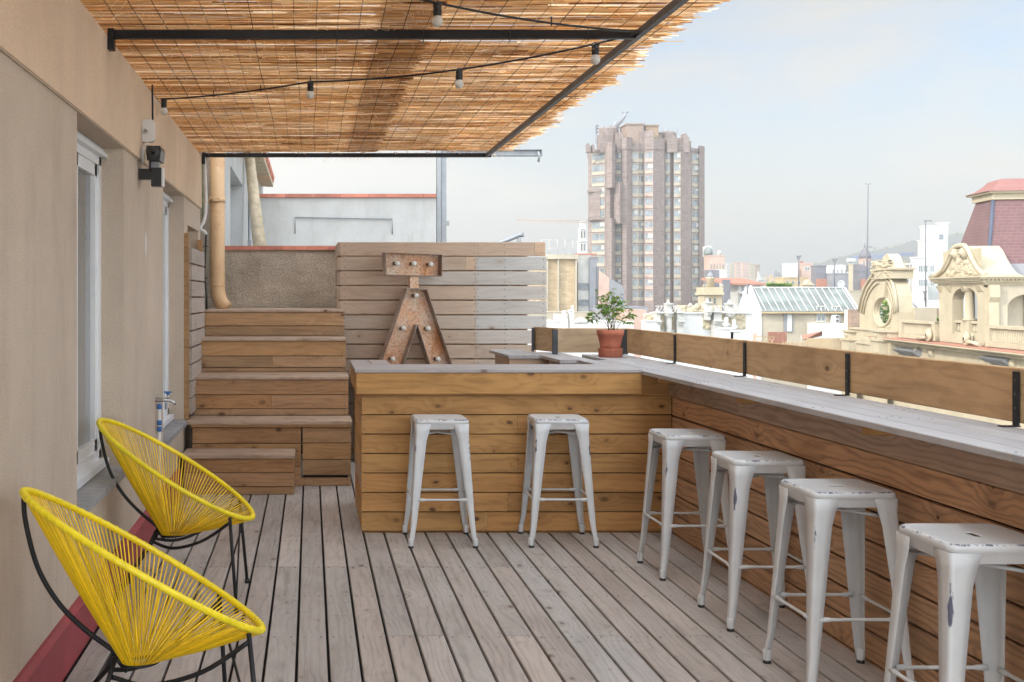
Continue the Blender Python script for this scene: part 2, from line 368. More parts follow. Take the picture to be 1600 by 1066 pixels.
    def build(s, name, mats, parent=None, kind=None):
        if not isinstance(mats, (list, tuple)): mats = [mats]
        me = bpy.data.meshes.new(name)
        off = OFF.get(parent.name, Vector()) if parent else Vector()
        me.from_pydata([(a-off.x, b-off.y, c-off.z) for a, b, c in s.v], [], s.f)
        for m in mats: me.materials.append(M[m] if isinstance(m, str) else m)
        me.polygons.foreach_set('material_index', s.mi); me.polygons.foreach_set('use_smooth', s.sm)
        g = me.attributes.new('gc', 'FLOAT_VECTOR', 'POINT'); g.data.foreach_set('vector', [c for q in s.gc for c in q])
        r_ = me.attributes.new('rc', 'FLOAT_COLOR', 'POINT'); r_.data.foreach_set('color', [c for q in s.rc for c in (q[0], q[1], q[2], 1)])
        me.update()
        o = bpy.data.objects.new(name, me); C.objects.link(o)
        if parent: o.parent = parent
        OFF[o.name] = off
        if kind: o['kind'] = kind
        return o
def recalc(o):
    import bmesh
    bm = bmesh.new(); bm.from_mesh(o.data); bmesh.ops.recalc_face_normals(bm, faces=bm.faces); bm.to_mesh(o.data); bm.free(); return o
def tag(o, label, cat, group=None):
    o['label'] = label; o['category'] = cat
    if group: o['group'] = group
    return o
def thing(name, label, cat, loc=(0, 0, 0), group=None, local=False, kind=None):
    o = bpy.data.objects.new(name, None); C.objects.link(o); o.location = loc; o.empty_display_size = .1
    OFF[o.name] = Vector() if local else Vector(loc)
    if kind: o['kind'] = kind
    return tag(o, label, cat, group)
def dup(o, parent=None):
    c = o.copy(); C.objects.link(c); c.parent = parent; OFF[c.name] = OFF.get(o.name, Vector())
    for ch in list(o.children): dup(ch, c)
    return c
X_, Y_, Z_ = (1, 0, 0), (0, 1, 0), (0, 0, 1); NX, NY, NZ = (-1, 0, 0), (0, -1, 0), (0, 0, -1)
def screws(mb, pts, n, r=.004):
    """tiny screw heads; n = outward normal"""
    n = Vector(n); u = n.orthogonal().normalized(); v_ = n.cross(u)
    for p in pts:
        p = Vector(p)
        vs = [p+n*.0012+(u*math.cos(k*1.047)+v_*math.sin(k*1.047))*r for k in range(6)]+[p-n*.002+(u*math.cos(k*1.047)+v_*math.sin(k*1.047))*r for k in range(6)]
        mb._add(vs, [tuple(range(6))]+[(k, 6+k, 6+(k+1) % 6, (k+1) % 6) for k in range(6)])

def relief(mb, f, u0, u1, v0, v1, nu, nv, seeds, inside=None, back=.03):
    """one carved sheet: bumps of radius r at (u, v); f(u, v, height) -> point"""
    vs = []
    for j in range(nv+1):
        for i in range(nu+1):
            u = u0+(u1-u0)*i/nu; v = v0+(v1-v0)*j/nv; h = -back
            if inside is None or inside(u, v):
                h = .01
                for (a_, b_, r_) in seeds:
                    d2 = (u-a_)**2+(v-b_)**2
                    if d2 < r_*r_: h = max(h, math.sqrt(r_*r_-d2))
            vs.append(f(u, v, h))
    old = mb.smooth; mb.smooth = True
    mb._add(vs, [(j*(nu+1)+i, j*(nu+1)+i+1, (j+1)*(nu+1)+i+1, (j+1)*(nu+1)+i) for j in range(nv) for i in range(nu)]); mb.smooth = old
HAZE = 0.0008
# ============================================================ SETTING: deck and slab
mb = MB()
joints = [.9, 2.4, 3.66, 4.92, 6.18, 7.44, 8.70, 9.9]
i0 = -11
for i in range(-11, 18):
    x0 = .336+.1307*i+.006; x1 = x0+.1187
    if x0 < -.955: x0 = -.955
    if x1 > 2.6 or x1-x0 < .02: continue
    ph = (i*2+rnd.randint(0, 1)) % 3
    cuts = [-2.2]+[j for k, j in enumerate(joints) if (k+ph) % 3 == 0]+[10.6]
    for a, b in zip(cuts[:-1], cuts[1:]):
        # width direction -X so that dl x dw points up
        mb.cur = 0
        mb.plank((x1, a+.002, -.028), Y_, NX, b-a-.004, x1-x0, .028, .003, (min(1, max(0, rnd.gauss(.5, .12))), max(0, rnd.gauss(.35, .13)), rnd.random()*.7))
    mb.cur = 1
    for j in range(-2, 15):
        y = 4.92+.63*(j-6)
        screws(mb, [(x0+.022, y+(.02 if j % 2 else -.02), 0), (x1-.022, y+(.02 if j % 2 else -.02), 0)], (0, 0, 1), .0042)
deck = mb.build('deck', ['deck', 'screw'], kind='structure')
mb = MB(); mb.box(-.97, 2.62, -2.3, 11.5, -.9, -.034); mb.build('terrace_slab', 'void', kind='structure')

# ============================================================ HOUSE
def house():
    t = thing('house', 'beige stucco house wall with white framed windows along the left side of the deck', 'house', (-1.2, 4, 0))
    w1 = (4.77, 5.96, .60, 2.29); w2 = (7.555, 8.80, .53, 2.29); nk = (9.05, 9.95, .53, 2.08)
    mb = MB(); xo, xi = -1.0, -1.35
    def blk(y0, y1, z0, z1): mb.box(xi, xo, y0, y1, z0, z1)
    blk(-2.5, w1[0], 0, 2.29); blk(w1[0], w1[1], 0, w1[2]-.05); blk(w1[1], w2[0], 0, 2.29); blk(w2[0], w2[1], 0, w2[2]-.05)
    blk(w2[1], nk[0], 0, 2.29); blk(nk[0], nk[1], 0, nk[2]); blk(nk[0], nk[1], nk[3], 2.29); blk(nk[1], 10.1, 0, 2.29)
    mb.box(xi, -1.11, nk[0], nk[1], nk[2], nk[3])
    mb.cur = 1
    mb.box(xi, -.985, -2.5, 10.1, 2.296, 2.765)
    mb.cur = 0
    mb.box(xi, -.99, -2.5, 10.1, 2.29, 2.2965)
    # house depth and an unseen set back storey added above to shade the terrace
    mb.cur = 2
    mb.box(-9, xi-.002, -6, 10.1, -20, 2.70)
    mb.cur = 0; mb.box(-9, -1.42, -6, 13.5, 2.702, 4.5)
    mb.build('wall', ['stucco', 'stucco_smooth', 'void'], t)
    mb = MB(); mb.box(-9.1, -1.36, -6.1, 13.6, 4.502, 4.58); mb.build('roof_coping', 'coping', t)  # coping on the unseen storey added for shade
    # skirting
    mb = MB(); mb.prism([(-1.0, 0), (-.966, 0), (-.966, .19), (-.985, .206), (-1.0, .206)], -2.5, 8.36, 'y'); recalc(mb.build('skirting', 'red', t))
    # stone sills
    for (y0, y1, zb, zt) in (w1, w2):
        mb = MB(); zs = zb
        mb.prism([(-1.3, zs-.05), (-.975, zs-.05), (-.970, zs-.045), (-.970, zs-.012), (-1.3, zs+.012)], y0-.012 if zb > .55 else y0+.0, y1+.012, 'y')
        recalc(mb.build('window_sill', 'sill', t))
    for (y0, y1, zb, zt) in (w1, w2):
        fx = -1.12
        zb2 = zb+.01; top = zt-.04
        mb = MB()
        fw = .055
        mb.box(fx-.05, fx, y0, y1, zb2, zb2+.075); mb.box(fx-.05, fx, y0, y1, top-fw, top); mb.box(fx-.05, fx, y0, y0+fw, zb2, top); mb.box(fx-.05, fx, y1-fw, y1, zb2, top)
        mb.box(fx-.05, fx+.012, y0, y1, top, zt-.002)
        mb.box(fx-.02, fx+.035, y0, y1, top-.012, top+.01)
        mb.box(fx-.05, fx+.045, y0+.01, y1-.01, zb2-.005, zb2+.03)
        fr = mb.build('window_frame', 'white_frame', t)
        mb = MB(); sx0 = fx-.045; sx1 = fx-.012
        ym = (y0+y1)/2
        for (a, b) in ((y0+fw, ym-.002), (ym+.002, y1-fw)):
            c, d = zb2+.075, top-fw
            mb.box(sx0-.01, sx1, a, b, c, c+.06); mb.box(sx0-.01, sx1, a, b, d-.06, d); mb.box(sx0-.01, sx1, a, a+.055, c, d); mb.box(sx0-.01, sx1, b-.055, b, c, d)
        mb.build('sash', 'white_frame', fr)
        mb = MB(); mb.box(fx-.0495, fx-.036, y0+.01, y1-.01, zb2+.02, top-.01); mb.build('pane', 'glass', fr)
    # plaster patch
    mb = MB(); z = [1.73+.17*k/10 for k in range(11)]
    ys = [6.76-.004-.02*math.sin(math.pi*k/10)+rnd.uniform(-.004, .004) for k in range(11)]; ye = [6.76+.028*math.sin(math.pi*k/10)+rnd.uniform(-.004, .004) for k in range(11)]
    poly = list(zip(ys, z))+list(zip(ye, z))[::-1]
    mb.prism(poly, -1.002, -.997, 'x'); recalc(mb.build('plaster_patch', 'plastic_white', t))
house()

# wooden slat panel in the niche
t = thing('slatted_cladding', 'grey weathered horizontal slat panel set in the house wall niche beside the stairs', 'wall cladding', (-.96, 9.4, .53))
mb = MB()
for k in range(11):
    z = .56+k*.134
    if z+.12 > 2.01: break
    mb.plank((-.965, 8.86, z), Y_, Z_, 1.06, .121, .022, .003, (rnd.uniform(.3, .6), .6, .5))
mb.build('slat', 'screen', t)
for y in (8.80, 9.88): mb = MB(); mb.box(-1.0, -.963, y, y+.035, .53, 2.0); mb.build('post', 'step', t)

# ============================================================ STAIRS
t = thing('wooden_stairs', 'stained wooden block stairs rising to the rear left of the deck', 'stairs', (-.3, 9, 0))
def tread(name, x0, x1, y0, y1, z, lip=.03, n=1):
    mb = MB(); d = (y1-y0-.004*(n-1))/n
    for k in range(n):
        ya = y0+k*(d+.004)
        mb.plank((x0, ya, z-lip), X_, Y_, x1-x0, d, lip, .004, (rnd.uniform(.4, .8), .45, .4))
    return mb.build(name, 'step', t)
def riser(x0, x1, yf, z0, z1, n, split=None, depth=.3, name='riser'):
    mb = MB(); hs = n
    z = z1
    for r_, hh in enumerate(hs):
        z -= hh
        segs = [(x0, x1)]
        if split and r_ in split: segs = [(x0, split[r_]), (split[r_]+.002, x1)]
        for a, b in segs:
            mb.cur = 0
            mb.plank((a, yf+.022, z+.002), X_, Z_, b-a, hh-.005, .022, .003, (min(1, max(0, rnd.gauss(.48, .2))), rnd.uniform(0, .15), rnd.random()))
            mb.cur = 1; screws(mb, [(a+.03, yf, z+hh*.25), (a+.03, yf, z+hh*.75), (b-.03, yf, z+hh*.25), (b-.03, yf, z+hh*.75)], (0, -1, 0), .004)
    # sides
    mb.cur = 0
    z = z1
    for hh in hs:
        z -= hh
        mb.plank((x1-.022, yf+.0225, z+.001), Y_, Z_, depth, hh-.003, .022, .003) ; 
    mb.cur = 2; mb.box(x0+.02, x1-.024, yf+.023, yf+depth, z0, z1-.002)
    mb.build(name, ['step', 'screw', 'void'], t)
riser(-.955, -.123, 8.42, 0, .272, [.105, .107, .06], None, .34, 'riser'); tread('tread', -.97, -.118, 8.40, 8.765, .303, .03, 1)
riser(-.93, -.075, 8.78, .0, .468, [.13, .06, .12, .158], None, .35)
riser(-.06, .318, 8.778, .07, .468, [.125, .13, .125], None, .35, 'cupboard_front'); riser(-.075, .32, 8.80, 0, .07, [.07], None, .3, 'plinth')
mb = MB(); mb.plank((-.94, 8.772, .47), X_, Z_, 1.26, .018, .02, .002, (.3, 0, .5)); mb.build('batten', 'step', t)
tread('tread', -.978, .328, 8.75, 9.14, .52, .031, 1)
riser(-.955, .312, 9.15, .52, .815, [.125, .115, .055], {1: -.32}, .5); tread('tread', -.96, .315, 9.135, 9.64, .843, .028, 2)
riser(-.97, .305, 9.65, .843, 1.112, [.13, .10, .039], {1: -.33}, .5); tread('tread', -.975, .308, 9.63, 10.12, 1.137, .025, 2)
riser(-.985, .303, 10.13, 1.137, 1.355, [.125, .093], None, 1.3); tread('tread', -.992, .306, 10.11, 11.46, 1.378, .023, 6)

# ============================================================ REAR PARAPET, STUB WALL, PIPE
t = thing('rear_parapet', 'brown roughcast parapet with red tile coping behind the stairs', 'parapet wall', (-.3, 11.6, 0))
mb = MB(); mb.box(-.97, .275, 11.5, 11.72, -.9, 1.975); mb.build('wall', 'rough', t)
mb = MB()
x = -.99
while x < .27:
    mb.r = (rnd.random(), 0, 0); mb.box(x, min(x+.232, .29), 11.475, 11.745, 1.977, 2.02); x += .235
mb.build('coping', 'coping', t)
mb = MB(); mb.box(-1.4, -.885, 11.3, 11.49, -.9, 4.2); tag(mb.build('stub_wall', 'rough'), 'tall narrow roughcast wall end behind the orange drainpipe', 'wall end')
t = thing('drainpipe', 'rusty orange painted drainpipe with an elbow foot at the top of the stairs', 'drainpipe', (-.87, 10.9, 1.38))
mb = MB(); px_ = -.915; path = [(px_, 10.95, 4.2), (px_, 10.95, 1.62), (px_+.004, 10.945, 1.55), (px_+.02, 10.935, 1.48), (px_+.05, 10.92, 1.42), (px_+.09, 10.91, 1.375)]
mb.tube(path, .073, 20); mb.build('pipe', 'pipe', t)
for z, nm in ((2.42, 'clamp'), (1.60, 'joint')):
    mb = MB(); mb.lathe((px_, 10.95, z), [(.074, -.0), (.079, 0), (.079, .05 if nm == 'clamp' else .012), (.074, .05 if nm == 'clamp' else .012)], 20)
    if nm == 'clamp': mb.box(px_-.2, px_-.06, 10.94, 10.96, z+.01, z+.035); mb.box(px_-.03, px_+.03, 10.86, 10.88, z+.008, z+.042)
    mb.build(nm, 'pipe', t)

# conduits at the wall end
t = thing('cable_conduit', 'white bent plastic conduit with a black cable down the end of the house wall', 'conduit', (-.98, 10.12, 1.4))
mb = MB(); cx = -.975
mb.tube([(cx, 10.14, 2.80), (cx+.015, 10.14, 2.6), (cx+.022, 10.14, 2.4), (cx+.02, 10.14, 2.25), (cx, 10.14, 2.17), (cx-.03, 10.14, 2.13), (cx-.02, 10.14, 2.10), (cx+.01, 10.14, 2.09), (cx+.025, 10.14, 2.06)], .017, 10); mb.build('tube', 'plastic_white', t)
mb = MB(); mb.tube([(cx+.025, 10.14, 2.06), (cx+.02, 10.14, 1.9), (cx+.012, 10.14, 1.7), (cx+.03, 10.14, 1.5), (cx+.03, 10.14, 1.38)], .009, 6)
for z in (1.95, 1.66): mb.box(cx+.0, cx+.045, 10.125, 10.15, z, z+.008)
mb.build('cable', 'plastic_black', t)
mb = MB(); mb.tube([(cx-.012, 10.13, 2.8), (cx-.01, 10.13, 2.5), (cx-.003, 10.13, 2.2)], .004, 6); M['green'] = plain('green_cable', (.10, .22, .06), .5); mb.build('earth_wire', 'green', t)

# ============================================================ NEIGHBOUR WHITE HOUSE
t = thing('white_house', 'white rendered neighbouring house with a blue grey door recess and tiled eave', 'house', (-2, 16, 0))
mb = MB(); wx = -.95
mb.box(-6, wx-.004, 11.73, 22.4, -20, 1.0)
for (a, b, z0, z1) in ((11.73, 13.2, 1, 3.9), (13.2, 15.6, 3.05, 3.9), (15.6, 22.4, 1, 3.9), (13.2, 15.6, 1, 1.02)): mb.box(wx-.25, wx, a, b, z0, z1)
mb.box(-6, wx-.251, 11.73, 22.4, 1.0, 3.9)
mb.build('wall', 'white_wall', t)
mb = MB(); mb.box(-9, -3.6, 11.73, 30, 3.95, 8.8); mb.build('shade_storey', 'white_wall', t)  # unseen storey added to keep the sun off the long white wall
M['bluegrey'] = plain('blue_grey_paint', (.50, .53, .60), .6, bump=.05)
mb = MB(); mb.box(wx-.24, wx-.20, 13.2, 15.6, 1.02, 3.05); mb.build('door', 'bluegrey', t)
mb = MB(); mb.prism([(-6, 3.9), (-.80, 3.62), (-.72, 3.62), (-.72, 3.70), (-6, 4.6)], 11.0, 21.6, 'y'); recalc(mb.build('roof', 'mat_bamboo', t))
mb = MB()
for k in range(48):
    y = 11.1+k*.22
    mb.r = (rnd.random(), 0, 0); mb.tube([(-.70, y, 3.74), (-1.6, y, 3.93)], .06, 8)
mb.build('eave_tile', 'coping', t)
mb = MB(); mb.tube([(wx+.02, 17.0, 1), (wx+.02, 17.0, 3.6)], .02, 6); mb.box(wx, wx+.05, 16.85, 17.05, 1.9, 2.35); mb.build('electric_conduit', 'grey_steel', t)
mb = MB(); mb.tube([(wx+.12, 20.7, 2.95), (wx+.13, 20.5, 3.0)], .10, 10); mb.build('wall_lamp', 'plastic_white', t)
t = thing('white_wall', 'long white garden wall with red tile coping beyond the roughcast parapet', 'wall', (.7, 20.1, 0))
mb = MB(); mb.box(-.94, 2.36, 20, 20.25, -20, 3.27); mb.build('render', 'white_wall', t)
mb = MB(); x = -.94
while x < 2.36:
    mb.r = (rnd.random(), 0, 0); mb.box(x, min(x+.49, 2.40), 19.95, 20.3, 3.272, 3.335); x += .495
mb.build('coping', 'coping', t)
mb = MB(); a = P(461, 340, 19.97); b = P(613, 342, 19.97); mb.tube([P(461, 365, 19.97), a, b, P(613, 366, 19.97)], .012, 6); mb.build('cable', 'grey_steel', t)
t = thing('rolled_mat', 'rolled bamboo screen leaning against the white house wall', 'rolled screen', (-.75, 15.5, 1))
mb = MB(); mb.tube([P(407, 396, 15.4), P(398, 320, 15.6), P(389, 235, 15.9)], .085, 12, rs=[.10, .085, .07]); mb.build('roll', 'mat_bamboo', t)

# ============================================================ SLAT SCREEN
t = thing('slat_screen', 'tall horizontal board screen behind the bar, tan boards turning grey to the right', 'privacy screen', (1.2, 10.5, 0))
mb = MB(); ys = 10.5; pitch = .1385
for k in range(15):
    z1 = 2.01-k*pitch; h = .1265 if k else .13
    if z1-h < .0: break
    xr = 2.227 if k else 2.215
    if k >= 6: xr = 2.13
    x0 = .278
    cut = 1.56+rnd.choice([0, 0, .0, .0])
    if k == 0: segs = [(x0, xr-.10, .12), (xr-.098, xr, .0)]
    elif k == 1: segs = [(x0, 1.46, .12), (1.462, cut, .0), (cut+.002, xr, .85)]
    elif k == 2: segs = [(x0, 1.02, .2), (1.02, cut, .65), (cut+.002, xr, .85)]
    elif k in (7, 8): segs = [(x0, cut, .25), (cut+.002, xr, .35)]
    else: segs = [(x0, cut, .22+.05*(k % 3)), (cut+.002, xr, .85)]
    for a, b, g in segs:
        mb.cur = 0; mb.plank((a, ys+.022, z1-h), X_, Z_, b-a, h, .022, .003, (rnd.uniform(.4, .65), g, rnd.random()))
    mb.cur = 1
    for x in (.32, .9, cut-.015, cut+.02, 1.83, xr-.03): screws(mb, [(x, ys, z1-h*.22), (x, ys, z1-h*.78)], NY, .005)
mb.build('slat', ['screen', 'screw'], t)
mb = MB()
for k in range(15):
    z1 = 2.01-k*pitch
    if z1 < .1: break
    mb.plank((.256, ys+.02, z1-.127), Y_, Z_, .95, .127, .022, .003, (.5, .2, .5))
mb.build('side_slat', 'screen', t)
mb = MB(); mb.box(.285, 2.06, ys+.072, ys+.09, 0, 1.95); mb.box(.2795, .2845, ys+.03, ys+.96, 0, 1.96); mb.build('gap_shade_board', 'bar2', t)  # dark boards added behind the slats to block light in the gaps
for x in (.30, .92, 1.54, 1.86): mb = MB(); mb.box(x, x+.045, ys+.024, ys+.07, 0, 1.97); mb.build('post', 'screen', t)

# ============================================================ BAR
t = thing('bar', 'honey coloured plank bar with a deep fascia and grey worktop', 'bar', (1.3, 7.3, 0))
def wall_planks(mb, x0, x1, y, z0, z1, pitch, splits, matc=(.5, .2)):
    z = z1; k = 0
    while z > z0+.005:
        h = min(pitch, z-z0)
        cuts = [x0]+splits.get(k, [])+[x1]
        for a, b in zip(cuts[:-1], cuts[1:]):
            mb.cur = 0; mb.plank((a+.0008, y+.022, z-h+.003), X_, Z_, b-a-.0016, h-.006, .022, .003, (min(1, max(0, rnd.gauss(*matc))), 0.02, rnd.random()))
            mb.cur = 1
            for x in (a+.018, b-.018): screws(mb, [(x, y, z-h*.25), (x, y, z-h*.75)], NY, .0032)
        z -= pitch; k += 1
mb = MB(); wall_planks(mb, .324, 2.288, 7.054, 0, .872, .1232, {1: [.9, 1.31], 3: [1.31], 5: [1.25], 6: [1.12]}); mb.build('front_panel', ['bar', 'screw'], t)
mb = MB(); z = .872
while z > .01:
    h = min(.1232, z); mb.plank((.324, 7.078, z-h+.0015), Y_, Z_, 1.0, h-.003, .022, .003) ; z -= .1232
o = mb.build('side_panel', 'bar', t)
mb = MB()
mb.plank((.290, 7.022, .885), X_, Z_, 1.793, .133, .022, .003, (.6, 0, .2)); mb.plank((2.085, 7.05, .878), X_, Z_, .20, .128, .02, .003, (.25, 0, .6))
mb.plank((.3115, 7.024, .885), Y_, Z_, 1.02, .133, .022, .003, (.55, 0, .3)) if False else mb.plank((.290, 7.024, .885), Y_, Z_, 1.02, .133, .022, .003, (.55, 0, .3))
mb.plank((.324, 7.05, .872), X_, Z_, 1.2, .012, .02, .001, (.2, 0, .4)); mb.plank((1.526, 7.05, .872), X_, Z_, .75, .012, .02, .001, (.3, 0, .4))
mb.build('fascia', 'bar', t)
mb = MB()
for k in range(4): mb.plank((.282, 6.992+k*.1375, 1.019), X_, Y_, 1.80, .1355, .021, .003, (rnd.uniform(.5, .75), .55, .8))
mb.build('worktop', 'top', t)
mb = MB()
for k in range(2): mb.plank((.282+.1345*(k+1)-.002, 7.545, 1.019), Y_, NX, .50, .1325, .021, .003, (.6, .3, 1))
mb.build('return_top', 'top', t)
mb = MB(); mb.box(.347, .50, 7.6, 8.0, 0, 1.016); mb.box(.35, 2.1, 7.5, 7.52, .0, 1.016); mb.build('back_panel', 'bar2', t)
mb = MB(); mb.box(.36, 2.27, 7.08, 7.49, .01, .868); mb.build('carcass', 'void', t)

# back bench carrying the sign
t = thing('back_bench', 'low wooden bench behind the bar carrying the rusty sign', 'bench', (1.0, 10.2, 0))
mb = MB()
for k in range(2): mb.plank((.34, 10.02+.21*k, .78), X_, Y_, 1.2, .205, .025, .003)
mb.build('bench_top', 'step', t)
for x in (.4, 1.42):
    mb = MB(); mb.box(x, x+.06, 10.06, 10.4, 0, .778); mb.build('leg', 'step', t)

# ============================================================ LONG COUNTER
XC0, XW, XR = 2.08, 2.29, 2.53
t = thing('long_counter', 'long grey weathered counter with brown plank wall running down the right side of the deck', 'counter', (2.3, 5, 0))
mb = MB(); z = .993; k = 0
while z > .005:
    h = min(.1232, z); zz = z-h
    cuts = [-.2]+{0: [3.35, 5.9], 1: [2.9], 2: [4.9], 3: [3.9], 4: [5.6], 5: [3.3], 6: [4.4]}.get(k, [])+[7.05]
    for a, b in zip(cuts[:-1], cuts[1:]):
        mb.cur = 0
        off = -.028 if k == 0 else 0
        mb.plank((XW+off, a+.001, zz+.0015), Y_, Z_, b-a-.002, h-.010, .024, .003, (min(1, max(0, rnd.gauss(.5, .2))), .35 if k == 0 else .05, rnd.random()))
        mb.cur = 1
        for y in (a+.02, b-.02): screws(mb, [(XW+off, y, zz+h*.25), (XW+off, y, zz+h*.75)], NX, .004)
    z -= .1232; k += 1
mb.build('wall_panel', ['bar2', 'screw'], t)
mb = MB(); mb.box(XW+.03, 2.50, -.2, 9.0, -.5, .985); mb.build('carcass', 'void', t)
mb = MB()
ws = [.10, .112, .112, .112]; x = XC0
for i, wd in enumerate(ws):
    cuts = {0: [-.2, 3.3, 6.05, 8.22], 1: [-.2, 4.3, 7.7, 8.95], 2: [-.2, 2.8, 5.7, 8.95], 3: [-.2, 4.6, 7.2, 8.95]}[i]
    x0 = x
    if i == 0: cuts = [-.2, 3.3, 6.05, 8.16]
    for a, b in zip(cuts[:-1], cuts[1:]):
        mb.cur = 0; mb.plank((x0+wd-.002, a+.001, 1.007), Y_, NX, b-a-.002, wd-.003, .026, .003, (rnd.uniform(.5, .9), rnd.uniform(.6, .9), .3))
        mb.cur = 1; 
        for y in (a+.03, b-.03, (a+b)/2): screws(mb, [(x0+.03, y, 1.033), (x0+wd-.03, y, 1.033)], (0, 0, 1), .004)
    x += wd
# inner edge behind the bar, stepped boards
for (a, b, x0, x1) in ((7.535, 8.16, 1.965, 2.078), (8.162, 9.3, 1.83, 1.955), (8.162, 9.3, 1.957, 2.078), (8.8, 9.75, 1.70, 1.828), (8.8, 9.75, 1.565, 1.698)):
    mb.cur = 0; mb.plank((x1, a, 1.007), Y_, NX, b-a, x1-x0, .026, .003, (rnd.uniform(.4, .8), .6, .4))
mb.build('counter_top', ['top', 'screw'], t)
for (a, b, c, d, z0) in ((1.60, 1.66, 8.84, 9.6, 0), (1.80, 1.86, 8.9, 9.6, 0), (1.865, 1.91, 8.2, 8.7, 0), (2.0, 2.05, 7.6, 8.1, 0), (1.661, 1.799, 9.2, 9.22, .7), (1.911, 2.25, 8.75, 8.77, .7), (1.605, 1.955, 8.815, 8.835, .86), (1.575, 1.604, 8.81, 9.5, .5)): mb = MB(); mb.plank((a, c, z0), Z_, X_, 1.005-z0, b-a, d-c) if 0 else mb.box(a, b, c, d, z0, 1.005); mb.build('support', 'screen', t)
for y in (1.6, 2.9, 4.2, 5.45, 6.7): mb = MB(); mb.box(2.11, XW-.03, y, y+.06, .975, 1.005); mb.build('bracket', 'bar', t)

# ============================================================ RAIL
t = thing('board_railing', 'wide wooden board railing on black brackets along the outer edge of the counter', 'railing', (2.55, 5, 1.03))
zt, zb = 1.243, 1.047
posts = [2.74, 3.98, 5.23, 6.47, 7.71, 8.95]
cuts = [-.2]+[3.98, 7.71]+[8.93]
bcuts = [-.2, 1.5, 3.98, 5.23, 6.47, 7.71, 8.93]
for a, b in zip(bcuts[:-1], bcuts[1:]):
    mb = MB(); mb.plank((XR, a+.002, zb), Y_, Z_, b-a-.004, zt-zb, .028, .004, (rnd.uniform(.4, .65), .12, rnd.random())); mb.build('board', 'rail', t)
mb = MB(); mb.plank((1.985, 8.975, zb), X_, Z_, .555, zt-zb, .028, .004, (.5, .35, .2)); mb.build('board', 'rail', t)
mb = MB(); d = Vector((-.09, .42, 0)); mb.plank((1.975, 8.985, zb), d, Z_, d.length, zt-zb, .028, .004, (.35, .25, .4)); mb.build('board', 'rail', t)
for y in posts[:-1]:
    mb = MB(); yy = y
    mb.box(XR-.012, XR-.004, yy-.015, yy+.015, 1.034, zt-.012); mb.box(XR-.065, XR+.0, yy-.016, yy+.016, 1.0335, 1.0375)
    mb.cur = 1; screws(mb, [(XR-.012, yy, 1.10), (XR-.012, yy, 1.15), (XR-.012, yy, 1.2)], NX, .006)
    mb.build('bracket', ['black_metal', 'screw'], t)
for (x, y, x2, y2) in ((2.49, 8.90, 2.54, 8.94), (1.945, 8.93, 1.985, 8.965), (1.868, 9.36, 1.88, 9.41)):
    mb = MB(); mb.box(x, x2, y, y2, 1.034, zt-.01); mb.build('bracket', 'dark_steel', t)
# ============================================================ PERGOLA
t = thing('pergola_frame', 'black steel pergola frame fixed to the house wall above the deck', 'pergola', (.3, 5, 2.75))
def beam(name, x0, x1, y0, y1, z0=2.756, z1=2.797, m='black_metal'):
    mb = MB(); mb.box(x0, x1, y0, y1, z0, z1); return mb.build(name, m, t)
beam('crossbeam', -.985, 1.585, 5.42, 5.452); beam('crossbeam', -.985, 1.64, 10.09, 10.13, 2.762, 2.797); beam('crossbeam', -.985, 1.575, .8, .845)
beam('edge_beam', 1.587, 1.616, .6, 10.088, 2.762, 2.797, 'dark_steel')
for y in (5.40, 10.07):
    mb = MB(); mb.box(-.985, -.955, y, y+.06, 2.70, 2.80); mb.build('wall_plate', 'black_metal', t)
for x in (.13, .55, .97, 1.35): mb = MB(); mb.tube([(x, 5.415, 2.80), (x, 5.413, 2.74), (x, 5.47, 2.742)], .0025, 5); mb.build('cable_tie', 'plastic_black', t)
mb = MB()
for x in [-.97+.29*k for k in range(10)]: mb.lathe((x, 10.085, 2.79), [(.004, -.004), (.013, -.002), (.016, .008), (.01, .018)], 8)
mb.build('wire_twist', 'chrome', t)
# post that carries the outer corner is off the far side: steel stand behind
t = thing('steel_gantry', 'grey steel post with a horizontal beam rising behind the slat screen', 'steel gantry', (1.4, 12, 0))
mb = MB(); a = P(683, 300, 12).x; b = P(698, 300, 12).x
mb.box(a, a+.042, 12, 12.1, -.9, 3.1); mb.box(a+.05, b, 12.02, 12.08, -.9, 3.1); mb.box(a+.042, a+.05, 12.03, 12.07, -.9, 3.1); mb.build('post', 'grey_steel', t)
mb = MB(); z0 = P(0, 243, 12).z; z1 = P(0, 233, 12).z; xr = P(848, 0, 12).x
mb.box(a, xr, 12.0, 12.1, z0, z0+.008); mb.box(a, xr, 12.0, 12.1, z1-.008, z1); mb.box(a, xr-.004, 12.04, 12.055, z0+.008, z1-.008); mb.box(xr-.012, xr, 12.0, 12.1, z0+.0085, z1-.0085)
mb.build('beam', 'grey_steel', t)
mb = MB(); mb.tube([(xr-.05, 11.99, z1-.03), (xr-.04, 11.98, z0+.0), (xr-.05, 11.98, z0-.07)], .012, 8); mb.build('hook', 'grey_steel', t)
mb = MB(); mb.box(b, b+.03, 12.02, 12.06, P(0, 352, 12).z, P(0, 345, 12).z); mb.build('clamp', 'grey_steel', t)
t = thing('roof_handrail', 'short grey sloping metal handrail showing above the slat screen', 'handrail', (2.4, 14, 0))
mb = MB(); p0, p1, p2 = P(783, 379, 14), P(812, 367, 14), P(818, 367, 14)
mb.tube([p0+Vector((-.3, 0, -.13)), p0, p1, p2], .03, 8); mb.build('rail', 'grey_steel', t)
mb = MB(); mb.box(p1.x-.03, p1.x+.02, 13.98, 14.02, -.9, p1.z-.03); mb.box(p0.x+.02, p0.x+.06, 13.98, 14.02, -.9, p0.z); mb.build('post', 'grey_steel', t)

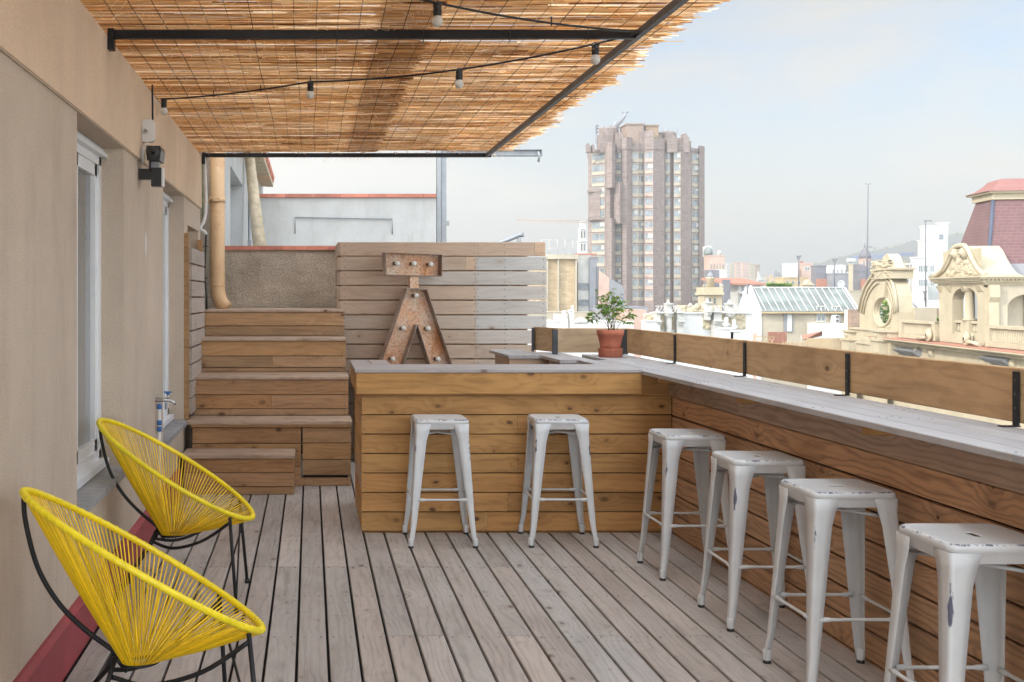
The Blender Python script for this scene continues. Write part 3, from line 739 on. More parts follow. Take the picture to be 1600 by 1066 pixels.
# ============================================================ REED MATS
def reedmat_thing(x0, x1, z, label, seed, ragged):
    r_ = random.Random(seed)
    t = thing('reed_mat', label, 'reed screen', ((x0+x1)/2, 5, z), group='reed mats on the pergola')
    mb = MB(); y = .5
    while y < 10.13:
        a = x0+r_.uniform(-.02, .03); hump = .5
        dens = .0056 if y > 4.5 else .009
        thk = r_.uniform(.0021, .0038) if y > 4.5 else r_.uniform(.004, .0055)
        end = x1+r_.gauss(0, ragged)+(.03*math.sin(y*3)+.02*math.sin(y*9.1))*(ragged > .02)
        while a < end:
            ln = r_.uniform(.5, 1.5); b = min(a+ln, end)
            if b-a > .06:
                yy = y+r_.uniform(-.005, .005); zz = z+r_.uniform(-.004, .006); dy = r_.uniform(-.013, .013); m_ = r_.uniform(-.005, .005)
                th = thk*r_.uniform(.75, 1.2)
                mb.tube([(a, yy, zz), ((a+b)/2, yy+dy/2+m_, zz+r_.uniform(-.004, .004)), (b, yy+dy, zz+r_.uniform(-.003, .003))], th, 4, cap=False, smooth=False, rc=(r_.random(), r_.random(), 0))
            a = b+r_.uniform(-.01, .025)
        y += dens*(r_.uniform(.6, 1.45))
        if r_.random() < .13: y += r_.uniform(.001, .006)
    # loose straws hanging out of the weave
    for k in range(800):
        x = r_.uniform(x0+.02, x1-.05); y = r_.uniform(4.6, 10.1); an = r_.uniform(0, 3.14); ln = r_.uniform(.02, .09)
        mb.tube([(x, y, z-.002), (x+ln*math.cos(an)*.5, y+ln*math.sin(an)*.5, z-.012), (x+ln*math.cos(an), y+ln*math.sin(an), z-r_.uniform(.012, .04))], .0011, 3, cap=False, smooth=False, rc=(.9, .95, 0))
    for k in range(60):
        x = r_.uniform(x0+.02, x1-.05); ln = r_.uniform(.02, .07)
        mb.tube([(x, 10.1, z-.004), (x+r_.uniform(-.04, .04), 10.135, z-.03), (x+r_.uniform(-.06, .06), 10.14, z-.03-ln)], .0011, 3, cap=False, smooth=False, rc=(.8, .95, 0))
    mb.build('reeds', 'reed', t)
    mb = MB(); x = x0+.05
    while x < x1-.02:
        pts = []; y = .5
        while y < 10.14: pts.append((x+.006*math.sin(y*2+x*7), y, z-.0065+r_.uniform(-.002, .001))); y += .25
        mb.tube(pts, r_.choice([.0011, .0018]), 4, cap=False); x += .105+r_.uniform(-.006, .006)
    mb.build('tie_wire', 'wire', t)
reedmat_thing(-1.07, .60, 2.812, 'woven reed mat roofing the pergola on the side of the house', 3, .012)
reedmat_thing(.32, 1.825, 2.829, 'woven reed mat roofing the pergola with a ragged outer edge against the sky', 5, .035)

# ============================================================ STRING LIGHTS
def string_light(label, pts, bulbs, ties):
    t = thing('string_light', label, 'string lights', pts[0], group='festoon cables under the reed roof')
    mb = MB(); mb.tube(pts, .0055, 6)
    for q in ties: mb.tube([Vector(q)+Vector((0, 0, .03)), Vector(q)-Vector((0, 0, .012))], .004, 5)
    mb.build('cable', 'plastic_black', t)
    for q in bulbs:
        q = Vector(q)
        mb = MB(); mb.lathe(q, [(.012, .006), (.019, .0), (.019, -.018), (.017, -.022), (.019, -.030), (.019, -.052), (.015, -.056)], 14); s_ = recalc(mb.build('socket', 'plastic_black', t))
        mb = MB(); prof = [(.012, -.052)]+[(.0235*math.sin(a), -.078-.0235*math.cos(a)) for a in [R(40+12.7*k) for k in range(11)]][::-1]
        prof = [(.013, -.054), (.017, -.060), (.0215, -.068), (.0235, -.078), (.0225, -.087), (.0185, -.095), (.012, -.101), (.004, -.103)]
        mb.lathe(q, prof, 16); recalc(mb.build('bulb', 'bulb', t))
def sag(a, b, n, s, s2=0):
    a, b = Vector(a), Vector(b)
    return [a.lerp(b, k/n)+Vector((0, 0, -s*4*(k/n)*(1-k/n))) for k in range(n+1)]
A = Vector((-.96, 7.15, 2.765)); B = Vector((1.59, 5.40, 2.775)); Cm = Vector((0, 6.5, 2.752)); D = Vector((-.6, 6.9, 2.745))
p1 = sag(A, D, 4, .003)[:-1]+sag(D, Cm, 8, .006)[:-1]+sag(Cm, B, 18, .052)
string_light('festoon cable with frosted bulbs from the house wall to the pergola corner', p1, [p1[0]+Vector((.02, .0, .0)), p1[12], p1[21], p1[28]], [p1[4], p1[8], p1[12]])
E = Vector((.27, 4.66, 2.79)); Fv = Vector((1.57, 5.36, 2.775)); G = Vector((-.9, 4.0, 2.76))
p2 = sag(Fv, E, 14, .03)[:-1]+sag(E, G, 10, .02)
string_light('festoon cable with one frosted bulb crossing the near steel crossbeam', p2, [p2[11]], [p2[5], p2[14]])

# ============================================================ DEVICES ON THE WALL
t = thing('motion_sensor', 'white motion sensor box with a round lens high on the house wall', 'sensor', (-.95, 6.9, 2.5))
mb = MB(); a = P(241, 205, 7.0); y0 = 6.5
mb.prism([(-.983, 2.402), (-.925, 2.402), (-.912, 2.412), (-.912, 2.52), (-.925, 2.532), (-.983, 2.532)], y0, y0+.05, 'y'); recalc(mb.build('housing', 'plastic_white', t))
mb = MB(); mb.lathe((-.958, y0+.002, 2.466), [(.006, -.018), (.015, -.012), (.018, 0)], 12, 'y'); mb.build('lens', 'bulb', t)
mb = MB(); mb.tube([(-.925, y0+.03, 2.532), (-.927, y0+.03, 2.74)], .006, 6); mb.build('conduit', 'black_metal', t)
mb = MB(); mb.tube([(-.95, y0, 2.402), (-.955, y0-.01, 2.385), (-.968, y0-.01, 2.378), (-.975, y0-.01, 2.36)], .004, 6); mb.tube([(-.974, y0-.01, 2.37), (-.976, y0-.01, 2.34), (-.976, y0-.01, 2.30), (-.976, y0-.01, 2.275)], .01, 8, rs=[.006, .013, .012, .005]); mb.build('plug', 'plastic_white', t)
t = thing('security_camera', 'black bullet security camera with an infrared ring on the house wall', 'camera', (-.95, 7.0, 2.35))
cxp = P(241, 240, 6.45); c_ = Vector((cxp.x, 6.45, cxp.z))
mb = MB(); mb.prism([(c_.x-.038, c_.z-.042), (c_.x+.036, c_.z-.042), (c_.x+.044, c_.z+.018), (c_.x+.038, c_.z+.041), (c_.x-.040, c_.z+.042), (c_.x-.045, c_.z+.01)], 6.42, 6.60, 'y'); recalc(mb.build('body', 'plastic_black', t))
mb = MB(); mb.lathe((c_.x, 6.419, c_.z), [(.014, -.006), (.034, -.006), (.036, 0)], 20, 'y'); mb.cur = 1
for k in range(14):
    an = k*2*math.pi/14; mb.lathe((c_.x+.026*math.cos(an), 6.416, c_.z+.026*math.sin(an)), [(.002, -.006), (.0042, -.004), (.0045, 0)], 6, 'y')
mb.cur = 0; mb.lathe((c_.x, 6.412, c_.z), [(.006, -.006), (.013, -.004), (.014, 0)], 14, 'y')
mb.build('lens', ['plastic_black', 'chrome'], t)
mb = MB(); mb.box(c_.x-.035, c_.x+.025, 6.46, 6.53, c_.z-.09, c_.z-.047); mb.build('bracket', 'grey_steel', t)
t = thing('black_speaker', 'small black box speaker mounted on the wall below the camera', 'speaker', (-.95, 7, 2.2))
a = P(236, 262, 6.45); b = P(252, 291, 6.45)
mb = MB(); mb.box(a.x, b.x, 6.45, 6.52, b.z, a.z); mb.cur = 1; mb.box(b.x+.001, b.x+.010, 6.455, 6.52, b.z, a.z); mb.cur = 0; mb.build('body', ['plastic_black', 'plastic_white'], t)
mb = MB(); mb.box(-.995, a.x, 6.46, 6.5, b.z+.04, a.z-.005); mb.build('mount', 'plastic_black', t)
mb = MB(); mb.tube([(c_.x-.02, 6.44, c_.z-.04), (c_.x-.022, 6.435, a.z), (c_.x-.022, 6.445, a.z-.02)], .006, 6); mb.build('cable', 'plastic_black', t)

# ============================================================ TAP
t = thing('garden_tap', 'chrome garden tap on a white pipe with blue fittings between the two windows', 'tap', (-.95, 7.2, 0))
ty = 7.2; tx = P(249, 0, ty).x
mb = MB(); mb.tube([(tx, ty, 0.2), (tx, ty, .80)], .011, 12); mb.build('pipe', 'plastic_white', t)
for z in (.645, .685, .79):
    mb = MB(); mb.lathe((tx, ty, z-.02), [(.012, 0), (.0165, .003), (.0165, .03), (.012, .034)], 12); mb.build('coupling', 'blue', t)
mb = MB(); zc = .83
mb.tube([(tx-.03, ty, zc), (tx+.035, ty, zc), (tx+.075, ty, zc-.004), (tx+.093, ty, zc-.014), (tx+.10, ty, zc-.034)], .010, 12, rs=[.018, .013, .010, .010, .009]); mb.tube([(tx+.055, ty, zc), (tx+.055, ty, zc+.035)], .008, 10)
mb.build('spout', 'chrome', t)
mb = MB(); mb.lathe((tx+.055, ty, zc+.035), [(.006, 0), (.014, .004), (.016, .012), (.006, .016)], 10); mb.box(tx+.03, tx+.08, ty-.006, ty+.006, zc+.046, zc+.055); mb.build('handle', 'blue', t)

# ============================================================ MARQUEE SIGN
def sign():
    Ys = 10.24
    t = thing('marquee_sign', 'rusty metal marquee sign shaped like a capped letter A leaning on the plank screen', 'sign', (.965, 10.28, .81))
    def q(px, py): v_ = P(px, py, Ys); return (v_.x, v_.z)
    dep = .10
    def ring(poly):
        mb = MB(); n = len(poly); th = .006
        cx = sum(p[0] for p in poly)/n; cz = sum(p[1] for p in poly)/n
        # back sheet
        mb.cur = 0; mb.prism(poly, Ys+dep-.006, Ys+dep, 'y')
        # side walls, as thin strips following each edge
        mb.cur = 1
        for i in range(n):
            a = Vector((poly[i][0], 0, poly[i][1])); b = Vector((poly[(i+1) % n][0], 0, poly[(i+1) % n][1])); d = (b-a).normalized(); nn = Vector((-d.z, 0, d.x))
            a = a-d*.002; ln = (b-a).length+.002
            mb.obox(a+Vector((0, Ys+rnd.uniform(-.0004, .0004), 0)), d, Vector((0, 1, 0)), nn, ln, dep, th if True else -th)
        return mb
    def orient(poly):
        ar = sum(poly[i][0]*poly[(i+1) % len(poly)][1]-poly[(i+1) % len(poly)][0]*poly[i][1] for i in range(len(poly)))
        return poly if ar > 0 else poly[::-1]
    cap = orient([q(598, 395), q(693, 397), q(692, 432), q(599, 430)])
    recalc(ring(cap).build('cap_box', ['rust_in', 'rust_side'], t))
    mb = MB(); a = q(639.5, 431); b = q(654, 450); mb.box(a[0], b[0], Ys+.02, Ys+.06, b[1], a[1]-.006); mb.build('neck', 'rust_in', t)
    zb = .806
    def ext(p, q_):  # extend line p->q_ down to zb
        k = (zb-p[1])/(q_[1]-p[1]); return (p[0]+(q_[0]-p[0])*k, zb)
    tl, tr = q(634, 451), q(667, 452); bl = ext(tl, q(590, 570)); br = ext(tr, q(709, 570)); ap = q(651, 508); il = ext(ap, q(628, 572)); ir = ext(ap, q(672, 572))
    body = orient([tl, bl, il, ap, ir, br, tr])
    recalc(ring(body).build('letter_body', ['rust_in', 'rust_side'], t)); t.location = (.965, 10.28, .81); t.rotation_euler = (0, 0, R(15))
    for (x, y) in ((618, 412), (646, 412), (674, 413), (649.5, 462), (628.5, 513), (669.5, 514), (610.5, 561), (686, 562)):
        c = P(x, y, Ys)
        mb = MB(); mb.lathe((c.x, 0, c.z), [(.016, Ys+dep-.007), (.016, Ys+dep-.045), (.014, Ys+dep-.048)], 12, 'y'); s_ = recalc(mb.build('lamp_socket', 'plastic_black', t))
        mb = MB(); y0 = Ys+dep-.046
        mb.lathe((c.x+.004, 0, c.z), [(.012, y0), (.021, y0-.012), (.0245, y0-.026), (.0225, y0-.038), (.015, y0-.047), (.004, y0-.050)], 16, 'y'); recalc(mb.build('bulb', 'bulb', t))
sign()

# ============================================================ STOOLS
def rsq(h, r_, z, n=5):
    pts = []
    for (cx, cy, a0) in ((h-r_, h-r_, 0), (-h+r_, h-r_, 90), (-h+r_, -h+r_, 180), (h-r_, -h+r_, 270)):
        for k in range(n): 
            an = R(a0+90*k/(n-1)); pts.append(Vector((cx+r_*math.cos(an), cy+r_*math.sin(an), z)))
    return pts
def make_stool():
    t = thing('bar_stool', 'x', 'bar stool', (0, 0, 0), local=True)
    mb = MB(); rings = []; rcs = []
    slot = []
    for p in rsq(1, .35, 0): slot.append(Vector((p.x*.032, p.y*.013, 0)))
    spec = [(.150, .03, .700, 0), (.157, .035, .722, 0), (.161, .036, .735, .0), (.1625, .036, .737, .1), (.1625, .038, .748, .3), (.160, .038, .7555, .84), (.155, .038, .7595, .86), (.148, .036, .7605, .35), (.140, .036, .7585, 0), (.120, .03, .757, 0)]
    for h, r_, z, e in spec: rings.append(rsq(h, r_, z)); rcs += [(e, 0, 0)]*20
    rings.append([Vector((p.x*1.25, p.y*1.3, .7572)) for p in slot]); rings.append([Vector((p.x, p.y, .757)) for p in slot]); rings.append([Vector((p.x*.99, p.y*.98, .7555)) for p in slot]); rings.append([Vector((p.x*.985, p.y*.97, .7535)) for p in slot]); rcs += [(0, 0, 0)]*80
    mb.loft(rings, cap0=False, cap1=False, rc=rcs)
    # underside
    mb.loft([rsq(.150, .03, .700), rsq(.148, .03, .7001), rsq(.155, .03, .745), [Vector((p.x*1.3, p.y*1.3, .748)) for p in slot]], cap0=False, cap1=False, rc=(0, 0, 0))
    mb.cur = 1; mb.box(-.036, .036, -.016, .016, .7500, .7542); mb.cur = 0  # black plate stands in for the shade inside the seat slot
    mb.build('seat', ['stool', 'plastic_black'], t)
    for (qx, qy) in ((1, 1), (-1, 1), (-1, -1), (1, -1)):
        mb = MB(); rings = []; rcs = []
        for k in range(15):
            f = k/14; z = .735-.735*f+ .018*(1-f)*0
            z = .734*(1-f)+.022*f
            oc = .1570+.043*(f**1.05)+.006*max(0, f-.85)/.15          # outer corner
            if f < .05: oc = .1615
            wd = .074*(1-f)+.027*f+.02*max(0, .12-f)/.12              # flange width
            th = .0028; cr = .016*(1-f)+.010*f
            out_ = [(0, wd), (0, wd*.55), (0, cr), (cr*.12, cr*.38), (cr*.38, cr*.12), (cr, 0), (wd*.55, 0), (wd, 0)]
            inn = [(wd, th), (wd*.55, th), (cr+th, th), (cr*.5+th, cr*.5+th), (th, cr+th), (th, wd*.55), (th, wd)]
            # stamped ribs low on the leg
            rr = []; cc = []
            for j, (a, b) in enumerate(out_+inn):
                rr.append(Vector(((oc-a)*qx, (oc-b)*qy, z)))
                on = j in (3, 4); e = 0
                if on or j in (2, 5): e = (max(0, 1.15-abs(z-.585)/.15)+max(0, .6-abs(z-.10)/.1))*(1 if on else .62)
                if j in (0, 7) : e = .35*max(0, 1-abs(z-.3)/.3)
                cc.append((min(1, e), 0, 0))
            if qx*qy < 0: rr = rr[::-1]; cc = cc[::-1]
            rings.append(rr); rcs += cc
        mb.loft(rings, rc=rcs); leg = recalc(mb.build('leg', 'stool', t))
        mb = MB(); f0 = .2065-.014
        mb.lathe((f0*qx, f0*qy, 0), [(.0155, .012), (.0165, .016), (.0175, .05), (.014, .058)], 10); mb.cur = 1; mb.lathe((f0*qx, f0*qy, 0), [(.016, 0), (.0165, .003), (.0158, .013)], 10)
        mb.build('foot', ['stool', 'plastic_black'], leg)
    zf = .283; o = .182
    for k in range(4):
        c, s_ = math.cos(k*math.pi/2), math.sin(k*math.pi/2)
        def rot(x, y, z): return (x*c-y*s_, x*s_+y*c, z)
        mb = MB(); w2 = .150; pts = [(-w2, -o+.006), (-w2+.035, -o+.006), (-w2+.045, -o+.006), (w2-.045, -o+.006), (w2-.035, -o+.006), (w2, -o+.006)]
        mb.tube([rot(x, y, zf) for x, y in pts], .006, 10, rs=[.0105, .0095, .0065, .0065, .0095, .0105], rc=(.15, 0, 0)); mb.build('footrest', 'stool', t)
    mb = MB(); b_ = .135
    mb.tube([(-b_, -b_, .665), (b_, b_, .675)], .006, 8, rc=(.3, 0, 0)); mb.tube([(-b_, b_, .672), (b_, -b_, .660)], .006, 8, rc=(.3, 0, 0)); mb.build('cross_brace', 'stool', t)
    return t
proto = make_stool()
stools = [((.79, 6.83), .5, 'chipped white metal bar stool at the left half of the bar front'),
          ((1.517, 6.84), -1.5, 'chipped white metal bar stool at the right half of the bar front'),
          ((2.05, 6.075), .8, 'white metal stool at the long counter, closest to the bar corner'),
          ((2.077, 5.18), -.6, 'white metal stool second from the bar corner along the long counter'),
          ((2.062, 4.365), .7, 'white metal stool third from the bar corner along the long counter'),
          ((2.068, 3.475), -.4, 'nearest white metal stool, cut off by the right edge of the photo')]
for i, ((x, y), a, lab) in enumerate(stools):
    o = proto if i == 0 else dup(proto)
    o.location = (x, y, 0); o.rotation_euler = (0, 0, R(a)+(i % 4)*math.pi/2*(i > 0)); o['label'] = lab; o['group'] = 'white metal bar stools'

# ============================================================ YELLOW CHAIRS
def make_chair():
    t = thing('string_chair', 'x', 'chair', (0, 0, 0), local=True)
    NP = 74
    def rim(a, grow=0.0):
        s_ = math.cos(a); u = s_
        x = .395*u; z = .66-.245*u
        y = (.350+.0*u)*math.sin(a)*(1+.06*u)
        return Vector((x, y, z))
    mb = MB(); pts = [rim(2*math.pi*k/96) for k in range(96)]
    mb.tube(pts, .0115, 12, closed=True)
    o = mb.build('rim', 'yellow_rim', t)
    mb = MB(); hx = []; nh = NP*10
    for q in range(nh):
        a = 2*math.pi*q/nh; p = rim(a); d = (rim(a+.01)-rim(a-.01)).normalized(); n1 = Vector((0, 0, 1)).cross(d).normalized(); n2 = d.cross(n1); b_ = 2*math.pi*q/10
        hx.append(p+(n1*math.cos(b_)+n2*math.sin(b_))*.0117)
    mb.tube(hx, .0021, 4, closed=True)
    mb.build('rim_winding', 'yellow_rim', o)
    mb = MB(); hub = Vector((-.015, 0, .318)); hp = []
    for k in range(24): an = 2*math.pi*k/24; hp.append(hub+Vector((.062*math.cos(an), .048*math.sin(an), .004*math.cos(an))))
    for k in range(NP):
        a = 2*math.pi*k/NP
        for da, dh in ((0, -.05), (.5*2*math.pi/NP, .05)):
            p = rim(a+da); h = hub+Vector((.06*math.cos(a+dh), .046*math.sin(a+dh), .004))
            inward = (Vector((0, 0, .5))-p).normalized()
            p = p+Vector((0, 0, -.010))
            m_ = p.lerp(h, .5)+Vector((0, 0, -.004))+Vector((p.x-h.x, p.y-h.y, 0))*.012
            mb.tube([p, m_, h], .0027, 5, cap=False, rc=(rnd.random(), 0, 0))
    mb.build('seat_strings', 'yellow', t)
    mb = MB(); mb.tube(hp, .006, 8, closed=True); mb.build('hub_ring', 'black_metal', t)
    bl = M['black_metal']
    def rod(name, pts, r_=.0075, sm=True):
        mb = MB(); 
        if sm and len(pts) > 2:
            q = []; P_ = [Vector(p) for p in pts]
            for i in range(len(P_)-1):
                a, b = P_[i], P_[i+1]; a0 = P_[i-1] if i else a; b1 = P_[i+2] if i+2 < len(P_) else b
                for k in range(6):
                    tt = k/6; q.append(.5*((2*a)+(b-a0)*tt+(2*a0-5*a+4*b-b1)*tt*tt+(3*a-a0-3*b+b1)*tt**3))
            q.append(P_[-1]); pts = q
        mb.tube(pts, r_, 10); return mb.build(name, bl, t)
    rod('back_rod', [(-.394, 0, .897), (-.388, 0, .81), (-.350, 0, .66), (-.285, 0, .54), (-.20, 0, .445), (-.105, 0, .365), (-.10, 0, .355)], .0085)
    for s_ in (1, -1):
        rod('seat_rod', [(-.115, s_*.035, .290), (.0, s_*.10, .272), (.16, s_*.19, .330), (.303, s_*.244, .432)], .008)
        rod('front_leg', [(.303, s_*.243, .458), (.340, s_*.285, .012)], .0085, False)
        rod('rear_leg', [(-.10, s_*.02, .345), (-.125, s_*.045, .285), (-.30, s_*.255, .012)], .0085, False)
        for fx, fy in ((.340, .285), (-.30, .255)):
            mb = MB(); mb.lathe((fx, s_*fy, 0), [(.013, 0), (.013, .018), (.010, .022)], 10); mb.build('foot', 'plastic_black', t)
    rod('hub_bar', [(-.115, -.035, .290), (-.115, .035, .290)], .007, False)
    rod('hub_bar', [(-.10, 0, .345), (-.06, 0, .29)], .007, False)
    rod('brace', [(.308, .25, .40), (.338, -.284, .04)], .005, False)
    return t
ch = make_chair(); ch.scale = (.97, .97, .97); ch.location = (-.54, 3.63, 0); ch.rotation_euler = (0, 0, R(16)); ch['label'] = 'yellow string lounge chair nearest the camera by the left wall'; ch['group'] = 'yellow string chairs'
ch2 = dup(ch); ch2.scale = (.97, .97, .97); ch2.location = (-.67, 5.56, 0); ch2.rotation_euler = (0, 0, R(-2)); ch2['label'] = 'yellow string lounge chair in front of the window, farther of the two'

# ============================================================ POT PLANT
t = thing('potted_plant', 'small leafy ficus in a terracotta pot on the corner of the long counter', 'potted plant', (2.30, 8.52, 1.033))
mb = MB(); c = (2.30, 8.54, 1.0335)
mb.lathe(c, [(.082, 0), (.088, .004), (.091, .060), (.094, .066), (.086, .068), (.082, .02)], 28); recalc(mb.build('saucer', 'terracotta', t))
mb = MB(); mb.lathe(c, [(.070, .022), (.079, .10), (.094, .165), (.1, .167), (.103, .205), (.099, .209), (.092, .207), (.088, .19), (.02, .188)], 28); recalc(mb.build('pot', 'terracotta', t))
mb = MB(); mb.lathe(c, [(.085, .186), (.088, .192), (.05, .198), (.005, .199)], 16); mb.build('soil', 'soil', t)
r_ = random.Random(11); mb = MB(); lf_ = MB(); base = Vector(c)+Vector((0, 0, .19)); tips = []
for k in range(13):
    an = r_.uniform(0, 2*math.pi); sp_ = r_.uniform(.04, .17); h = r_.uniform(.16, .335)*(1-.35*(sp_ > .13))
    p0 = base+Vector((r_.uniform(-.03, .03), r_.uniform(-.03, .03), 0)); p1 = p0+Vector((math.cos(an)*sp_*.35, math.sin(an)*sp_*.35, h*.5)); p2 = p0+Vector((math.cos(an)*sp_, math.sin(an)*sp_, h))
    mb.tube([p0, p1, p2], .002, 5, rs=[.0028, .0022, .0012]); tips.append((p0, p1, p2))
    for j in range(3):
        q = p1.lerp(p2, r_.uniform(.1, .9)); a2 = r_.uniform(0, 6.28); e = q+Vector((math.cos(a2)*.06, math.sin(a2)*.06, r_.uniform(.0, .05))); mb.tube([q, q.lerp(e, .5)+Vector((0, 0, .01)), e], .0012, 4); tips.append((q, q.lerp(e, .5), e))
for (x, h) in ((-.19, .12), (-.16, .10), (.155, .08), (.17, .13)):
    p2 = base+Vector((x, r_.uniform(-.04, .04), h)); p1 = base+Vector((x*.5, 0, h*.85)); mb.tube([base, p1, p2], .0015, 4); tips += [(base.lerp(p1, .6), p1, p2)]*2
mb.build('stem', 'twig', t)
def leaf(m, p, d, L_, W_, r_):
    d = d.normalized(); s_ = d.cross(Vector((r_.uniform(-.4, .4), r_.uniform(-.4, .4), 1))).normalized(); up = s_.cross(d)
    a = p; v_ = [a, a+d*L_*.35+s_*W_*.5+up*.003, a+d*L_*.7+s_*W_*.36+up*.001, a+d*L_+up*-.006, a+d*L_*.7-s_*W_*.36+up*.001, a+d*L_*.35-s_*W_*.5+up*.003, a+d*L_*.35-up*.002, a+d*L_*.7-up*.004]
    m._add(v_, [(0, 1, 6), (1, 2, 7, 6), (2, 3, 7), (0, 6, 5), (6, 7, 4, 5), (7, 3, 4)], rc=(r_.random(), r_.random(), 0))
for (p0, p1, p2) in tips:
    for j in range(7):
        f = r_.uniform(.35, 1.05); q = p1.lerp(p2, f); d = Vector((r_.uniform(-1, 1), r_.uniform(-1, 1), r_.uniform(-.7, .35)))
        leaf(lf_, q, d, r_.uniform(.026, .046), r_.uniform(.013, .02), r_)
lf_.smooth = True; lf_.build('leaves', 'leaf', t)
# ============================================================ CITY
def cstone(name, col, var=.12, vs=.6, rough=.85, bs=8, dark=None): return plain(name, col, rough, var=var, vscale=vs, bump=.3, bscale=bs, spec=.2, dark=dark, dist=.05)
M['cream'] = cstone('cream_stone', (.43, .37, .265)); M['cream2'] = cstone('beige_render', (.40, .35, .27)); M['cwhite'] = cstone('city_white', (.45, .44, .41))
M['white2'] = cstone('city_bright_white', (.58, .575, .55)); M['cgrey'] = cstone('city_grey', (.24, .24, .255)); M['cdark'] = cstone('city_dark_grey', (.17, .165, .18))
M['cred'] = cstone('city_terracotta', (.36, .17, .12), .2, 3); M['cpink'] = cstone('city_pink', (.48, .34, .28)); M['cbrown'] = cstone('city_brown', (.27, .20, .16), .2, 2)
M['cyel'] = cstone('city_ochre', (.46, .35, .21)); M['green_bush'] = leafmat(); M['cglassroof'] = glassmat('glass_roof_panel', (.125, .14, .132), .75)
def brick(name, c1, c2, mort, sx_=.5, sz=.14, wall='xz'):
    m, nt_, b = newmat(name); n = N(nt_); o = n.obj()
    sp_ = n('ShaderNodeSeparateXYZ'); n.link(o, sp_.inputs[0]); cb = n('ShaderNodeCombineXYZ')
    n.link(n.math('ADD', sp_.outputs[0], sp_.outputs[1]), cb.inputs[0]); n.link(sp_.outputs[2], cb.inputs[1])
    br = n('ShaderNodeTexBrick'); n.link(cb.outputs[0], br.inputs['Vector']); br.inputs['Scale'].default_value = 1
    br.inputs['Color1'].default_value = (*c1, 1); br.inputs['Color2'].default_value = (*c2, 1); br.inputs['Mortar'].default_value = (*mort, 1)
    br.inputs['Brick Width'].default_value = sx_; br.inputs['Row Height'].default_value = sz; br.inputs['Mortar Size'].default_value = sz*.08
    c = n.mix(1.0, br.outputs['Color'], n.rng(n.noise(o, .8, 5, .7), .3, .7, .82, 1.18), 'MULTIPLY')
    n.link(c, b.inputs['Base Color']); b.inputs['Roughness'].default_value = .85
    return m
M['tbrick'] = brick('tower_brick', (.16, .118, .105), (.23, .172, .152), (.28, .235, .21), .9, .35)
M['obrick'] = brick('old_brick', (.30, .20, .14), (.22, .14, .11), (.36, .30, .24), .5, .12)
M['ybrick'] = brick('yellow_brick', (.44, .33, .20), (.36, .26, .15), (.46, .38, .27), .6, .2)
M['slate'] = brick('red_slate', (.125, .055, .055), (.145, .066, .064), (.175, .10, .095), .5, .17)
M['slate'].node_tree.nodes['Principled BSDF'].inputs['Roughness'].default_value = .35

def wins(t, xs, zs, y, w_, h, name='window', mat=('cwhite', 'city_glass'), mull=True, side=None):
    """one object per window: frame with pane; facing -Y at depth y (or facing -X when side = x)"""
    for x in xs:
        for z in zs:
            mb = MB(); fr = min(.12, w_*.12)
            def bx(a, b, c, d, o0, o1):
                if side is None: mb.box(a, b, y-o1, y-o0, c, d)
                else: mb.box(side-o1, side-o0, a, b, c, d)
            mb.cur = 1; bx(x+fr, x+w_-fr, z+fr, z+h-fr, -.05, .02); mb.cur = 0
            bx(x, x+w_, z, z+fr, -.05, .07); bx(x, x+w_, z+h-fr, z+h, -.05, .06); bx(x, x+fr, z+fr, z+h-fr, -.05, .06); bx(x+w_-fr, x+w_, z+fr, z+h-fr, -.05, .06)
            if mull: bx(x+w_/2-fr/3, x+w_/2+fr/3, z+fr, z+h-fr, .02, .05)
            mb.build(name, list(mat), t)
def block(name, label, px0, px1, y0, Y, depth, mat, cat='building', cols=0, rows=0, wy=None, ww=.5, wh=.55, parapet=True, group=None, roofbits=0, ybot=None, wmat=('cwhite', 'city_glass')):
    if px0 > 1000:
        span = min((px0-VX)*depth/(Y+depth), .28*(px1-px0)); depth = Y*span/max(1, px0-VX-span); px0 = px0+span*.9
    a = P(px0, y0, Y); b = P(px1, y0, Y); z0 = -20 if ybot is None else P(0, ybot, Y).z
    t = thing(name, label, cat, ((a.x+b.x)/2, Y+depth/2, z0), group)
    mb = MB(); mb.box(a.x, b.x, Y, Y+depth, z0, a.z); mb.build('wall', mat, t)
    u = Y/1740
    if parapet:
        mb = MB(); h = 2.0*u; o_ = .6*u
        mb.box(a.x-o_, b.x+o_, Y-o_, Y+.01, a.z-h*.3, a.z+h*.6); mb.box(a.x-o_, a.x+.01, Y+.011, Y+depth+o_, a.z-h*.3, a.z+h*.6); mb.build('parapet', mat, t)
    if cols:
        y1, y2 = wy; zt_, zb_ = P(0, y1, Y).z, P(0, y2, Y).z
        cw = (b.x-a.x)/cols; rh = (zt_-zb_)/rows
        wins(t, [a.x+cw*(k+.5-ww/2) for k in range(cols)], [zb_+rh*(k+.5-wh/2) for k in range(rows)], Y, cw*ww, rh*wh, mat=wmat)
    for k in range(roofbits):
        mb = MB(); x = rnd.uniform(a.x+.1*(b.x-a.x), b.x-.25*(b.x-a.x)); w_ = (b.x-a.x)*rnd.uniform(.1, .22); h = rnd.uniform(2, 7)*u
        yy = Y+depth*rnd.uniform(.2, .6); mb.box(x, x+w_, yy, yy+depth*.25, a.z-.01, a.z+h); mb.box(x-.1*w_, x+1.1*w_, yy-.02*depth, yy+depth*.27, a.z+h+.001, a.z+h+.8*u); mb.build('roof_hut', rnd.choice(['cwhite', 'cream2', 'cred']), t)
    return t, a, b
mb = MB(); mb.box(-2400, 3400, -250, 3900, -20.5, -20); mb.build('ground', cstone('city_ground', (.20, .19, .17)), kind='structure')

